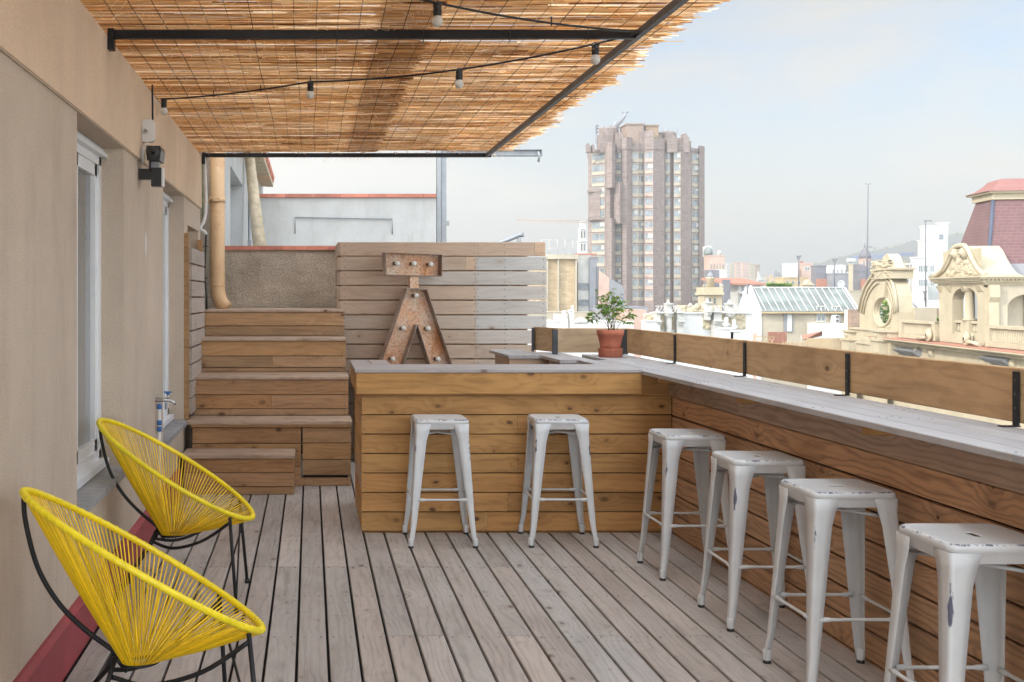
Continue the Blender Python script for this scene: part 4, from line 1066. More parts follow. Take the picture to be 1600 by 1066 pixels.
# ---- brick tower
M['roofhouse'] = cstone('tan_roof_house', (.30, .21, .14), .2, 1)
def tower():
    Y = 270; u = Y/F
    t = thing('apartment_tower', 'tall dark brick apartment tower with angled window bays and a rooftop jib', 'tower', (81, 283, -20))
    def X(px): return (px-VX)*u
    def Z(py): return EYE-(py-VY)*u
    pts = [(919,5,229,'b'),(924,4.2,229,'w'),(946,1.5,222,'b'),(947,.5,222,'b'),(953,-.2,220,'b'),(961,1.8,221,'w'),(971,.9,216,'b'),(972,-.5,214,'b'),(979,-1.2,213,'b'),(988,.7,222,'w'),(997,0,222,'w'),(1006,1.0,203,'b'),
           (1007,.1,203,'W'),(1021,-.9,214,'b'),(1038,.5,224,'b'),(1039,2.2,224,'w'),(1047,1.6,226,'b'),(1052,2.6,213,'b'),(1052.5,1.2,213,'w'),(1064,.9,213,'b'),(1064.5,.3,217,'b'),(1080,2.0,225,'b'),(1080.5,2.9,227,'w'),(1092,4.6,222,'b'),(1092.5,4.0,222,'b'),(1101,6.2,226,'b'),(1100,24,226,'b'),(921,24,229,'b')]
    core = [(X(p[0])*(Y+2+p[1])/Y, Y+2+p[1]) for p in pts]
    mb = MB()
    n = len(pts)
    for i in range(n):
        a = core[i]; b = core[(i+1) % n]; zt_ = Z(pts[i][2])
        mb._add([(a[0], a[1], -20), (b[0], b[1], -20), (b[0], b[1], zt_), (a[0], a[1], zt_)], [(0, 1, 2, 3)])
        # thickness behind, so the crown reads as piers
        if i < n-2:
            mb._add([(a[0], a[1], zt_), (b[0], b[1], zt_), (b[0]+.3, b[1]+2.0, zt_-.6), (a[0]+.3, a[1]+2.0, zt_-.6)], [(0, 1, 2, 3)])
            mb._add([(a[0]+.3, a[1]+2.0, Z(240)), (b[0]+.3, b[1]+2.0, Z(240)), (b[0]+.3, b[1]+2.0, zt_-.6), (a[0]+.3, a[1]+2.0, zt_-.6)], [(3, 2, 1, 0)])
    mb.prism(core, Z(232)-.3, Z(232)); mb.build('wall', 'tbrick', t)
    # shifted brick boxes on the left bays
    for (x0, x1, yt, yb, d) in ((919, 946, 293, 297, 1.0), (921, 935, 297, 338, 1.6), (960, 972, 284, 349, -1.2), (947, 960, 341, 480, -1.2), (920, 946, 338, 342, .6), (947, 961, 222, 293, -1.4)):
        mb = MB(); yy = Y+2+d+(2.2 if x0 < 930 else .6)
        kf = yy/Y; mb.prism([(X(x0)*kf+.1, yy+1.5), (X(x0)*kf+.25, yy-.1 if x0 > 930 else yy+.3), (X((x0+x1)/2)*kf, yy-1.3 if x0 > 930 else yy-.9), (X(x1)*kf, yy-.1 if x0 > 930 else yy-1.5), (X(x1)*kf, yy+3)], Z(yb), Z(yt)); recalc(mb.build('brick_bay', 'tbrick', t))
    # windows, one object per bay and floor
    fl = 18.2; nwin = 0; rest = MB()
    for i in range(n-2):
        if pts[i][3] not in 'wW': continue
        a = Vector((*core[i], 0)); b = Vector((*core[i+1], 0)); d = (b-a); ln = d.length; d.normalize(); nn = Vector((d.y, -d.x, 0))
        y = 236
        while y < 470:
            z0 = Z(y+15.5); z1 = Z(y); 
            mb = MB() if nwin < 99 else rest; q = a+nn*.05; pw = rnd.random()
            def panel(u0, u1, za, zb_, off, th, c): mb.cur = c; mb.obox(a+d*(ln*u0)+nn*off+Vector((0, 0, za)), d, (0, 0, 1), nn, ln*(u1-u0), zb_-za, th)
            hh = z1-z0
            panel(.06, .94, z0+hh*.34, z1-.08, .03, .03, 1); panel(.04, .96, z0, z0+hh*.30, .03, .06, 0); panel(.02, .98, z1-.08, z1, .03, .16, 0); panel(.02, .98, z0+hh*.30, z0+hh*.34, .03, .14, 0)
            m_ = rnd.choice([.38, .5, .62, .72]); panel(m_-.015, m_+.015, z0+hh*.34, z1-.08, .06, .06, 0); panel(.04, .07, z0+hh*.34, z1-.08, .04, .08, 0); panel(.93, .96, z0+hh*.34, z1-.08, .04, .08, 0)
            if pw < .3: panel(m_+.02, .92, z0+hh*rnd.uniform(.4, .75), z1-.1, .062, .02, 2)
            if pw > .8: panel(.1, .3, z0+hh*.08, z0+hh*.24, .09, .3, 0)
            if nwin < 99: mb.build('window', [('cream2', 'cpink')[pts[i][3] == 'W'], 'city_glass', 'cwhite'], t)
            nwin += 1; y += fl
    if rest.v: rest.build('window_rows', ['cream2', 'city_glass', 'cwhite'], t, kind='stuff')
    # rooftop
    def bx(name, x0, x1, yt, yb, m, d0=4, d1=9):
        mb = MB(); mb.box(X(x0), X(x1), Y+d0, Y+d1, Z(yb), Z(yt)); mb.box(X(x0)-.25, X(x1)+.25, Y+d0-.25, Y+d1+.25, Z(yt)+.01, Z(yt)+.3); mb.build(name, m, t)
    bx('roof_house', 985, 1011, 192, 232, 'cbrown', 3, 9); bx('roof_house', 1019, 1039, 192, 232, 'roofhouse', 5, 10); bx('roof_house', 1010, 1047, 203, 232, 'tbrick', 6, 12)
    mb = MB(); mb.lathe((X(965), Y+9, Z(235)), [(2.7, 0), (2.7, (235-194)*u), (2.4, (235-192)*u)], 14, smooth=False); mb.build('roof_drum', 'tbrick', t)
    mb = MB(); mb.lathe((X(1060), Y+8, Z(235)), [(2.1, 0), (2.1, (235-202)*u), (1.6, (235-199)*u)], 14, smooth=False); mb.build('roof_drum', 'tbrick', t)
    for (x0, x1, yt) in ((943, 953, 213), (969, 981, 204), (1005, 1017, 201), (1048, 1064, 207), (1073, 1083, 206), (922, 927, 221), (930, 934, 223)):
        mb = MB(); mb.prism([(X(x0), Z(236)), (X(x1), Z(236)), (X(x1), Z(yt+8)), (X((x0+x1)/2), Z(yt)), (X(x0), Z(yt+1))], Y+2.6, Y+4.4, 'y'); recalc(mb.build('roof_fin', 'tbrick', t))
    mb = MB()
    q = [Vector((X(973), Y+9, Z(196))), Vector((X(979), Y+9, Z(184))), Vector((X(986), Y+9, Z(180))), Vector((X(992), Y+9, Z(173))), Vector((X(993), Y+9, Z(167)))]
    mb.tube(q, .5, 6, rs=[1.0, .9, .55, .35, .3]); mb.tube([(X(987), Y+9, Z(166)), (X(993), Y+9, Z(167)), (X(999), Y+9, Z(165.5))], .16, 5); mb.box(X(968), X(978), Y+8.5, Y+9.5, Z(196), Z(187)); mb.build('jib', 'cgrey', t)
    for (x, yb, yt) in ((941, 220, 190), (943.5, 222, 196), (954, 195, 187), (1014, 200, 187), (1018, 200, 189), (1048, 205, 190), (1071, 203, 192), (1057, 200, 194)):
        mb = MB(); mb.tube([(X(x), Y+6, Z(yb)), (X(x), Y+6, Z(yt))], .07, 4)
        if x in (941, 1014, 1018):
            for k in range(3): mb.lathe((X(x)+.25, Y+5.7, Z(yt+3+5*k)), [(.1, .3), (.5, 0), (.5, -.1)], 8, 'y')
        mb.build('antenna', 'cgrey', t)
tower()

# ---- left of tower
t, a, b = block('brick_block', 'ochre brick block with pale pilasters and a glass roof rail beside the slat screen', 845, 900, 405, 110, 6, 'ybrick')
mb = MB(); u = 110/F
for px in (853, 870, 898): mb.box(P(px, 0, 110).x, P(px+2.5, 0, 110).x, 109.7, 109.99, -20, P(0, 405, 110).z)
mb.box(P(845, 0, 110).x, P(902.5, 0, 110).x, 109.6, 110.3, P(0, 405, 110).z, P(0, 398, 110).z); mb.build('pilaster', 'cream2', t)
mb = MB()
for px in (846, 858, 871, 883, 895): mb.tube([P(px, 398, 110.5), P(px, 375, 110.5)], .03, 4)
mb.tube([P(846, 375, 110.5), P(895, 375, 110.5)], .03, 4); mb.tube([P(846, 389, 110.5), P(895, 389, 110.5)], .02, 4); mb.build('roof_rail', 'cwhite', t)
t, a, b = block('grey_block', 'pale grey block with two ribbon window bands next to the ochre brick block', 903, 923, 399, 110.8, 6, 'cgrey' if 0 else 'cwhite', parapet=False)
for (y0, y1) in ((442, 453), (468, 478)):
    wins(t, [P(903.5, 0, 110.8).x], [P(0, y1, 110.8).z], 110.8, 19/1740*110.8, (y1-y0)/1740*110.8, mat=('cgrey', 'city_glass'))
mb = MB(); mb.box(P(923.05, 0, 110).x, P(935, 0, 110).x, 110.5, 116, -20, P(0, 402, 110).z); mb.build('pier', 'cgrey', t)
mb = MB(); mb.box(P(900, 0, 110).x, P(933, 0, 110).x, 110.2, 110.4, P(0, 398.5, 110).z, P(0, 396, 110).z); mb.build('awning', 'cred', t)
mb = MB(); mb.tube([P(932, 495, 104), P(933.5, 418, 104), P(930, 416, 104)], .13, 6); tag(mb.build('lamp_pole', 'cdark'), 'dark thin pole rising behind the potted plant', 'pole')
t = thing('gable_wall', 'sloping bare party wall in brown and grey at the foot of the brick tower', 'party wall', (30, 130, -20))
q = lambda x, y: (P(x, y, 130).x, P(x, y, 130).z)
mb = MB(); mb.prism([(q(934, 0)[0], -20), (q(952, 0)[0], -20), q(952, 434), q(934, 421)], 130, 134, 'y'); recalc(mb.build('brown_wall', 'cpink', t))
mb = MB(); mb.prism([(q(952.05, 0)[0], -20), (q(976, 0)[0], -20), q(976, 456), q(972, 446), q(952.05, 434)], 130.02, 134, 'y'); recalc(mb.build('grey_wall', 'cgrey', t))
block('low_roof', 'low grey flat roof between the potted plant and the tower', 975, 1012, 479, 90, 10, 'cgrey', parapet=False)
block('low_roof', 'beige flat roofed hut low in front of the tower base', 984, 1010, 484, 84, 4, 'cpink', parapet=False)
# white lace tower
t = thing('church_tower', 'white lacework church tower peeping out left of the brick tower', 'church tower', (85, 352, -20))
mb = MB(); Yc = 350; cx = P(911, 0, Yc).x
for k, (hw, yb, yt) in enumerate(((7, 480, 398), (6, 398, 378), (5, 378, 358), (3.6, 358, 347))):
    w_ = hw*Yc/F; mb.box(cx-w_, cx+w_, Yc, Yc+2*w_, P(0, yb, Yc).z if k else -20, P(0, yt, Yc).z-.01); mb.box(cx-w_*1.15, cx+w_*1.15, Yc-.3, Yc+2*w_+.3, P(0, yt, Yc).z, P(0, yt-1.5, Yc).z)
mb.build('shaft', 'white2', t)
for yt in (384, 364):
    wins(t, [cx-.75, cx+.15], [P(0, yt+8, Yc).z], Yc+.001, .6, 2.2, mat=('cream', 'city_glass'), mull=False)
def crane(label, px0, px1, y0, y1, Y, mast, mat, pxm):
    t = thing('tower_crane', label, 'crane', P(pxm, y0, Y))
    mb = MB(); n = 26; a = P(px0, y0, Y); b = P(px1, y1, Y); h = 3.4*Y/F; prev = None; r_ = .09*Y/300
    mb.tube([a, b], r_, 4); mb.tube([a+Vector((0, 0, h)), b+Vector((0, 0, h))], r_, 4)
    for k in range(n): 
        p = a.lerp(b, k/n); q_ = a.lerp(b, (k+.5)/n)+Vector((0, 0, h)); r2 = a.lerp(b, (k+1)/n); mb.tube([p, q_, r2], r_*.7, 3)
    mb.build('jib', mat, t)
    mb = MB(); m0 = P(pxm, mast, Y); w_ = 1.1*Y/F
    mb.box(m0.x-w_, m0.x+w_, Y-w_, Y+w_, -20, m0.z) ; mb.build('mast', mat, t)
    return t
crane('pinkish tower crane whose jib reaches left from behind the brick tower', 808, 1000, 346, 350, 330, 350, 'cpink', 996)
M['crane_blue'] = cstone('crane_blue', (.10, .20, .50))
t = crane('blue tower crane jib in front of the hillside', 1328, 1430, 406, 398, 620, 404, 'crane_blue', 1329)
mb = MB(); a = P(1324, 409, 620); mb.box(a.x, a.x+3.6, 618, 621, a.z, a.z+1.8); mb.build('counterweight', 'white2', t)
mb = MB(); mb.tube([P(1330, 406, 620), P(1350, 394, 620), P(1425, 398, 620)], .12, 4); mb.build('tie_rod', 'crane_blue', t)

# ---- right of tower: far blocks
t, a, b = block('domed_building', 'pinkish stone building with a glass domed roof pavilion right of the brick tower', 1101, 1132, 400, 260, 14, 'cpink', cols=5, rows=1, wy=(412, 421), ww=.4, wh=.9, wmat=('cream', 'city_glass'))
mb = MB(); c = P(1111, 400, 266); u = 260/F; mb.lathe((c.x, 268, c.z), [(7*u, 0), (7*u, 8*u), (5.5*u, 12*u), (2*u, 14.5*u), (.3*u, 15*u)], 14); mb.build('glass_dome', 'cglassroof', t)
mb = MB(); mb.lathe((P(1119, 0, 266).x, 264, c.z), [(3.5*u, 0), (3.5*u, 5*u), (2*u, 8*u)], 10); mb.build('roof_tank', 'cwhite', t)
mb = MB(); mb.box(P(1112, 0, 266).x, P(1119, 0, 266).x, 269, 272, c.z, c.z+17*u); mb.build('roof_hut', 'white2', t)
for k, (x0, x1, y, m_) in enumerate(((1134, 1140, 411, 'cwhite'), (1141, 1147, 413, 'cream2'), (1148, 1157, 411, 'cpink'), (1158, 1170, 412, 'cpink'), (1171, 1180, 413, 'cream2'), (1180, 1187, 415, 'cbrown'))):
    block('apartment_block', ['narrow white block beside the domed building', 'narrow beige block behind the red roofed house', 'pinkish block left of the widest far block', 'widest pinkish block on the skyline right of the tower', 'beige block on the skyline with brown neighbour', 'brown block ending the skyline row'][k], x0, x1, y, 520+k*9, 14, m_, cols=2+(k == 3), rows=4, wy=(y+3, 434), group='far skyline blocks')
block('party_block', 'dark grey party wall block right beside the brick tower', 1101, 1124, 422, 180, 18, 'cdark', parapet=False); block('party_block', 'pale blue grey block behind the red roofed house', 1117, 1134, 421, 200, 10, 'cwhite', parapet=False)
# red roof house
t, a, b = block('red_roof_house', 'white apartment house with a low red tiled roof and balconies', 1141, 1192, 443, 170, 12, 'cwhite', parapet=False, cols=3, rows=2, wy=(444, 472), ww=.32, wh=.5, wmat=('cgrey', 'city_glass'))
mb = MB(); u = 170/F; x0, x1 = P(1131, 0, 170).x, P(1193, 0, 170).x; mb._add([(x0+1, 169.2, a.z), (x1, 169.2, a.z), (x1-.8, 177, a.z+.95), (x0-1, 177, a.z+.95), (x0+1, 169.2, a.z-.25), (x1, 169.2, a.z-.25), (x1-.8, 177, a.z+.6), (x0-1, 177, a.z+.6)], [(0,1,2,3),(4,5,1,0),(7,6,5,4),(5,6,2,1),(4,0,3,7)]); mb.build('roof', 'cred', t)
mb = MB(); mb.box(a.x, b.x, 168.6, 169.99, P(0, 459, 170).z, P(0, 456.5, 170).z); mb.build('balcony', 'white2', t)
block('party_block', 'dark grey house end between the cream turret and the red roofed house', 1128, 1141, 437, 168, 10, 'cdark', parapet=False)
# cream turret
t = thing('stair_turret', 'cream roof turret with a round lantern, pointed cap and corner finials', 'turret', P(1113, 480, 75))
u = 75/F; X = lambda p: P(p, 0, 75).x; Z = lambda p: P(0, p, 75).z
mb = MB(); mb.box(X(1100), X(1128), 75, 76.2, -20, Z(459)); mb.box(X(1097), X(1130), 74.8, 76.4, Z(461), Z(457)); mb.box(X(1098.5), X(1129), 74.9, 76.3, Z(457)+.001, Z(449)); mb.build('body', 'cream', t)
mb = MB(); mb.lathe((X(1115), 75.6, Z(449)), [(6*u, 0), (6*u, 13*u), (7.2*u, 14*u), (7*u, 16*u)], 18); mb.build('lantern', 'cream', t)
mb = MB(); mb.lathe((X(1115), 75.6, Z(433)), [(7*u, 0), (5*u, 3*u), (2*u, 7*u), (.5*u, 9*u), (.3*u, 14*u)], 18); mb.build('cap', 'cgrey', t)
for px in (1099, 1103, 1127, 1129): mb = MB(); mb.lathe((X(px), 75.0, Z(449)), [(.8*u, 0), (.6*u, 2*u), (1*u, 3*u), (.2*u, 5*u)], 8); mb.build('finial', 'cream', t)
wins(t, [X(1106.5), X(1114)], [Z(475)], 75, 5*u, 10*u, mat=('cream', 'city_glass'), mull=False)

# ---- ornate white parapet
t = thing('ornate_parapet', 'bright white ornamented parapet with a wavy crest and stone piers behind the railing', 'parapet', P(1080, 540, 50))
u = 50/F; X = lambda p: P(p, 0, 50).x; Z = lambda p: P(0, p, 50).z
mb = MB(); mb.box(X(1010), X(1176), 50, 50.4, -20, Z(490)); mb.box(X(1020), X(1178), 49.9, 50.5, Z(490)+.001, Z(488)); mb.box(X(1002), X(1026), 49.5, 49.98, -20, Z(502)); mb.box(X(1001), X(1027), 49.45, 50.0, Z(502)+.001, Z(500.5)); mb.build('wall', 'white2', t)
cr = [(1058, 488)]
for k in range(25):
    x = 1058+k*1.95; cr.append((x, 488-[5, 10, 13, 11, 5, 3, 7, 12, 9, 4][k % 10]*(1-.15*math.sin(k))))
cr.append((1106, 488))
mb = MB(); mb.prism([(X(x), Z(y)) for x, y in cr], 50.1, 50.35, 'y'); recalc(mb.build('crest', 'cwhite', t))
r_ = random.Random(4)
mb = MB(); sd_ = [(r_.uniform(X(1058), X(1106)), r_.uniform(Z(487), Z(478)), r_.uniform(.06, .14)) for k in range(46)]; relief(mb, lambda u_, v_, h: (u_, 50.1-h*.7, v_), X(1058), X(1106), Z(488), Z(477), 110, 26, sd_, lambda u_, v_: any((u_-a_)**2+(v_-b_)**2 < r2*r2 for a_, b_, r2 in sd_)); mb.build('carved_pattern', 'cream', t)
for (xa, xb) in ((1006, 1060), (1098, 1165)):
    mb = MB(); sd_ = [(r_.uniform(X(xa), X(xb)), r_.uniform(Z(513), Z(492)), r_.uniform(.05, .12)) for k in range(44)]; relief(mb, lambda u_, v_, h: (u_, 50.0-h*.7, v_), X(xa), X(xb), Z(515), Z(491), 120, 50, sd_); mb.build('carved_pattern', 'cream', t)
for (px, w_, yt, yb) in ((1041, 3.4, 476, 518), (1058, 4.5, 489, 525), (1116, 6, 488, 535), (1102, 3, 474, 500), (1024, 3, 489, 520), (1136, 4, 476, 496)):
    mb = MB(); x = X(px); w2 = w_*u
    mb.box(x-w2, x+w2, 49.55, 49.98, Z(yb), Z(yt)); mb.box(x-w2*1.35, x+w2*1.35, 49.4, 49.985, Z(yt)+.001, Z(yt)+.06); mb.lathe((x, 49.75, Z(yt)+.062), [(w2*1.1, 0), (w2*.7, .07), (w2*.15, .15), (.005, .2)], 4, a0=.785, smooth=False); mb.box(x-w2*1.3, x+w2*1.3, 49.35, 49.984, Z(yt+14), Z(yt+12)); mb.box(x-w2*1.15, x+w2*1.15, 49.45, 49.983, Z(yt+18), Z(yt+14.2))
    mb.build('pier', 'cwhite', t)
mb = MB()
for k in range(7): p = P(1025+k*4.8, 488, 51.5); mb.tube([p, p+Vector((.14, 0, .26))], .018, 4)
for k in range(8): p = P(1108+k*6.5, 488, 51.5); mb.tube([p, p+Vector((-.14, 0, .3))], .02, 4)
mb.tube([P(1024, 488, 51.5), P(1164, 488, 51.5)], .02, 4); mb.tube([P(1024, 478.5, 51.5), P(1164, 478.5, 51.5)], .02, 4); mb.build('rail', 'white2', t)
for (px, py) in ((1135, 499), (1147, 503)):
    t2 = thing('stone_bust', 'weathered stone bust at the end of the white parapet, '+('left' if px < 1140 else 'right')+' of the pair', 'sculpture', P(px, py+20, 47), 'stone busts on the parapet')
    mb = MB(); c = P(px, py, 47); mb.tube([c+Vector((0, 0, .10)), c+Vector((0, 0, .0)), c+Vector((0, 0, -.1)), c+Vector((0, 0, -.2)), c+Vector((0, 0, -.34))], .1, 10, rs=[.04, .10, .07, .17, .11]); mb.build('bust', 'cwhite', t2)
    mb = MB(); mb.box(c.x-.22, c.x+.22, 46.8, 47.2, c.z-1.6, c.z-.42); mb.box(c.x-.28, c.x+.28, 46.74, 47.26, c.z-.419, c.z-.341); mb.build('pedestal', 'white2', t2)
# white lower left terrace bits behind the plant
t, a, b = block('white_terrace', 'cream white roof terrace wall with vent pipes below the ochre brick block', 852, 990, 503, 62, 5, 'white2', parapet=True)
t, a2, b2 = block('flat_roof', 'beige roof edge with a white box under the ochre brick block', 846, 925, 488, 85, 6, 'cream2', parapet=True)
mb = MB(); mb.box(P(868, 0, 84).x, P(878, 0, 84).x, 84, 84.8, P(0, 502, 84).z, P(0, 491, 84).z); mb.build('roof_box', 'white2', t)
for (px, yt, w_) in ((883, 486, 3.4), (893, 484, 4), (896, 478, 2), (886, 492, 2)):
    mb = MB(); u = 60/F; x = P(px, 0, 60).x
    mb.box(x-w_*u*.6, x+w_*u*.6, 60, 60.4, P(0, 520, 60).z, P(0, yt+6, 60).z); mb.lathe((x, 60.2, P(0, yt+6, 60).z), [(w_*u, 0), (w_*u, 3*u), (w_*u*1.4, 4*u), (w_*u*.7, 6.5*u)], 6, smooth=False)
    tag(mb.build('roof_vent', 'white2'), {883: 'leftmost white', 893: 'widest white', 896: 'tallest white', 886: 'smallest white'}[px]+' roof vent on the terrace wall left of the potted plant', 'roof vent', 'white roof vents')
mb = MB(); u = 61/F; mb.lathe((P(907, 0, 61).x, 61, P(0, 506, 61).z), [(12*u, 0), (11*u, 4*u), (7*u, 8*u), (1*u, 10*u)], 14); tag(mb.build('roof_dome', 'cwhite'), 'low white dome on the terrace behind the potted plant', 'dome')

# ---- white gable house with glass roof
def glasshouse():
    Y = 90; u = Y/F; D = 4.6
    X = lambda p: P(p, 0, Y).x; Z = lambda p: P(0, p, Y).z
    t = thing('glass_roof_house', 'white gabled house with a sloping ribbed glass roof and two tall windows', 'house', (X(1250), Y+2, -20))
    x0, x1 = X(1190), X(1341); ze = Z(485.5); zr = 1.5+(VY-451)*(Y+D/2)/F
    mb = MB(); mb.box(x0, x1-.3, Y+.1, Y+D, -20, ze-.1); mb.build('wall', 'cream2', t)
    mb = MB(); zt_ = .25
    mb.prism([(Y, -20), (Y+D, -20), (Y+D, ze-.15), (Y+D/2+.35, zr+zt_), (Y+D/2-.25, zr+zt_), (Y, ze+.05)], x0-.25, x0-.002, 'x'); recalc(mb.build('gable_wall', 'white2', t))
    mb = MB(); mb.prism([(Y, -20), (Y+D/2-.3, -20), (Y+D/2-.3, -19)], x0, x0+.01, 'x') if False else None
    sl = Vector((0, D/2, zr-ze)); n_ = sl.length
    mb._add([(x0, Y-.15, ze-.06), (x1, Y-.15, ze-.06), (x1, Y+D/2, zr), (x0, Y+D/2, zr), (x1, Y+D, ze), (x0, Y+D, ze)], [(0, 1, 2, 3), (3, 2, 4, 5)]); mb.build('glass_roof', 'cglassroof', t)
    mb = MB(); k = 0
    x = x0+.3
    while x < x1-.1:
        mb.tube([(x, Y-.2, ze-.03), (x, Y+D/2, zr+.05)], .045, 4); x += .56
    mb.tube([(x0, Y+D/2, zr+.07), (x1, Y+D/2, zr+.07)], .09, 4); mb.tube([(x1, Y-.2, ze-.02), (x1, Y+D/2, zr+.05)], .10, 4); mb.build('glazing_bar', 'white2', t)
    mb = MB(); mb.box(x0, x1, Y-.3, Y-.05, ze-.22, ze-.09); mb.build('gutter', 'cyel', t)
    wins(t, [X(1276), X(1300)], [Z(503)], Y+.1, 15*u, 25*u, mat=('cwhite', 'city_glass'))
    mb = MB(); mb.box(X(1262), X(1326), Y-.35, Y+.09, -20, Z(505)); mb.box(X(1316), X(1320.5), Y-.9, Y-.36, -20, Z(484)); mb.build('white_wall', 'white2', t)
    mb = MB(); mb.box(X(1225), X(1239), Y+.0, Y+.12, Z(518), Z(490)); mb.cur = 1; mb.box(X(1230), X(1237), Y-.04, Y-.001, Z(518), Z(491)); mb.build('door', ['cgrey', 'white2'], t)
    for px in (1164, 1180):
        pass
    t2 = thing('air_conditioner', 'white air conditioning unit below the right tall window of the glass roofed house', 'air conditioner', (X(1303), Y-.3, Z(505)))
    mb = MB(); mb.box(X(1297.5), X(1308.5), Y-.34, Y+.02, Z(504.6), Z(492.5)); mb.build('casing', 'white2', t2)
    for zc in (495.5, 501.5): mb = MB(); mb.lathe((X(1305.5), Y-.341, Z(zc)), [(.12, -.02), (.13, 0)], 12, 'y'); mb.build('fan', 'cdark', t2)
    return
glasshouse()
# terrace clutter in front of it
t = thing('terrace_awning', 'small orange and pink awning on the terrace below the glass roofed house', 'awning', P(1268, 520, 80))
mb = MB(); q = [P(1252, 524, 80), P(1285, 517, 80), P(1284, 524, 80.9), P(1256, 531, 79)]; mb._add([q[0], q[1], q[2], q[3], q[0]-Vector((0, 0, .05)), q[1]-Vector((0, 0, .05)), q[2]-Vector((0, 0, .05)), q[3]-Vector((0, 0, .05))], [(0, 1, 2, 3), (7, 6, 5, 4), (0, 4, 5, 1), (1, 5, 6, 2), (2, 6, 7, 3), (3, 7, 4, 0)]); recalc(mb.build('cloth', 'cred', t))
mb = MB(); mb.tube([q[0], (q[0].x, 80, -2.5)], .03, 4); mb.tube([q[1], (q[1].x, 80, -2.5)], .03, 4); mb.build('pole', 'white2', t)
mb = MB(); X = lambda p: P(p, 0, 76).x
x = X(1261)
while x < X(1316): mb.box(x, x+.1, 76, 76.03, -4, P(0, 528.5, 76).z+rnd.uniform(-.02, .02)); x += .125
mb.box(X(1261), X(1316), 76.031, 76.06, P(0, 533, 76).z, P(0, 532, 76).z); tag(mb.build('picket_screen', 'cyel'), 'pale wooden slat fence on the terrace under the glass roofed house', 'fence')
t = thing('planter_fence', 'small picket fence in front of a reddish planter on the terrace', 'fence', P(1240, 545, 76))
mb = MB()
for k in range(9): mb.box(X(1218+k*4.6), X(1218+k*4.6+1.2), 75.5, 75.54, -4, P(0, 533, 76).z)
mb.box(X(1217), X(1258), 75.541, 75.58, P(0, 538, 76).z, P(0, 536, 76).z); mb.build('pickets', 'cyel', t)
mb = MB(); mb.box(X(1223), X(1249), 78, 78.5, -4, P(0, 519, 78).z); tag(mb.build('planter_box', 'cred'), 'reddish terrace planter wall left of the awning', 'planter')
t = thing('lattice_fence', 'brown lattice fence panel on the roof left of the picket fence', 'fence', P(1190, 540, 60))
mb = MB(); X6 = lambda p: P(p, 0, 60).x
for k in range(9):
    a = P(1154+k*6, 545, 60); 
    if k != 3: mb.tube([a, P(1154+k*6+8, 526, 60)], .015, 4); mb.tube([P(1154+k*6+8, 545, 60.02), P(1154+k*6, 526, 60.02)], .015, 4)
mb.tube([P(1152, 526, 60), P(1209, 526, 60)], .03, 4); mb.build('lattice', 'cyel', t)
mb = MB(); mb.box(P(1155, 0, 66).x, P(1182, 0, 66).x, 66, 69, -20, P(0, 521, 66).z); tag(mb.build('roof_hut', 'cpink'), 'pinkish roof hut shaded in front of the white gable', 'roof hut')
t, a, b = block('brick_party_wall', 'weathered brown brick party wall right of the glass roofed house', 1325, 1347, 484, 82, 3, 'obrick', parapet=False)
mb = MB(); mb.box(a.x+.6, b.x, 81.7, 81.99, P(0, 512, 82).z, P(0, 508, 82).z); mb.build('ledge', 'cbrown', t)
block('stone_wall', 'low beige rendered wall behind the glass roof, left of the oculus gable', 1315, 1362, 455, 105, 8, 'cream2', parapet=True, cols=1, rows=1, wy=(458, 482), ww=.12, wh=.9)

# ---- middle distance
B = [('white_cube_house', 'bright white cube house on the skyline left of the reddish penthouse', 1223, 1246, 413, 240, 'white2', 0, 0),
     ('penthouse', 'reddish brown penthouse beside the white cube house', 1246, 1270, 412, 242, 'cpink', 1, 1),
     ('terrace_block', 'flat roofed block with a planted terrace left of the grey gables', 1213, 1262, 434, 200, 'cyel', 4, 1),
     ('grey_gable_block', 'grey and terracotta stepped party wall with an antenna, left one', 1268, 1291, 416, 190, 'cdark', 0, 0),
     ('white_office', 'long white block with a ribbon of small windows behind the grey party walls', 1290, 1325, 416, 230, 'white2', 4, 1),
     ('grey_wall_block', 'plain grey party wall block behind the satellite dish', 1291, 1326, 428, 188, 'cgrey', 0, 0),
     ('cream_chimney_block', 'slim cream block between the grey party walls', 1326, 1333, 413, 186, 'cream', 0, 0),
     ('red_gable_block', 'grey gable with a terracotta lower wall beside the church dome', 1334, 1372, 424, 192, 'cdark', 0, 0)]
for nm, lb, x0, x1, y, Yd, m_, c_, r2 in B:
    t, a, b = block(nm, lb, x0, x1, y, Yd, 12, m_, cols=c_, rows=r2 or 0, wy=(y+3, y+13), ww=.5, wh=.6, roofbits=1 if nm in ('penthouse', 'white_office') else 0)
    if 'gable' in nm:
        mb = MB(); mb.box(a.x+.1, b.x, Yd-.3, Yd-.01, -20, P(0, 436, Yd).z); mb.build('lower_wall', 'cred', t)
        if nm == 'red_gable_block': mb = MB(); mb.prism([(a.x, a.z), (b.x, a.z), (a.x+.3, P(0, 413, Yd).z), (a.x, P(0, 413, Yd).z)], Yd, Yd+5, 'y'); recalc(mb.build('gable', 'cdark', t))
t, a, b = block('roof_terrace', 'low white roof terrace with shrubs in front of the planted block', 1196, 1262, 449, 150, 10, 'cwhite', parapet=True)
mb = MB(); r_ = random.Random(8)
for k in range(900): x = r_.choice([1198, 1216])+r_.uniform(0, 15 if k % 2 else 22); leaf(mb, P(x, r_.uniform(444.5, 449), 149.3+r_.uniform(0, 1)), Vector((r_.uniform(-1, 1), r_.uniform(-1, 1), r_.uniform(-.2, 1))), .32, .2, r_)
tag(mb.build('hedge', 'green_bush'), 'row of clipped shrubs on the low white roof terrace', 'shrubs')
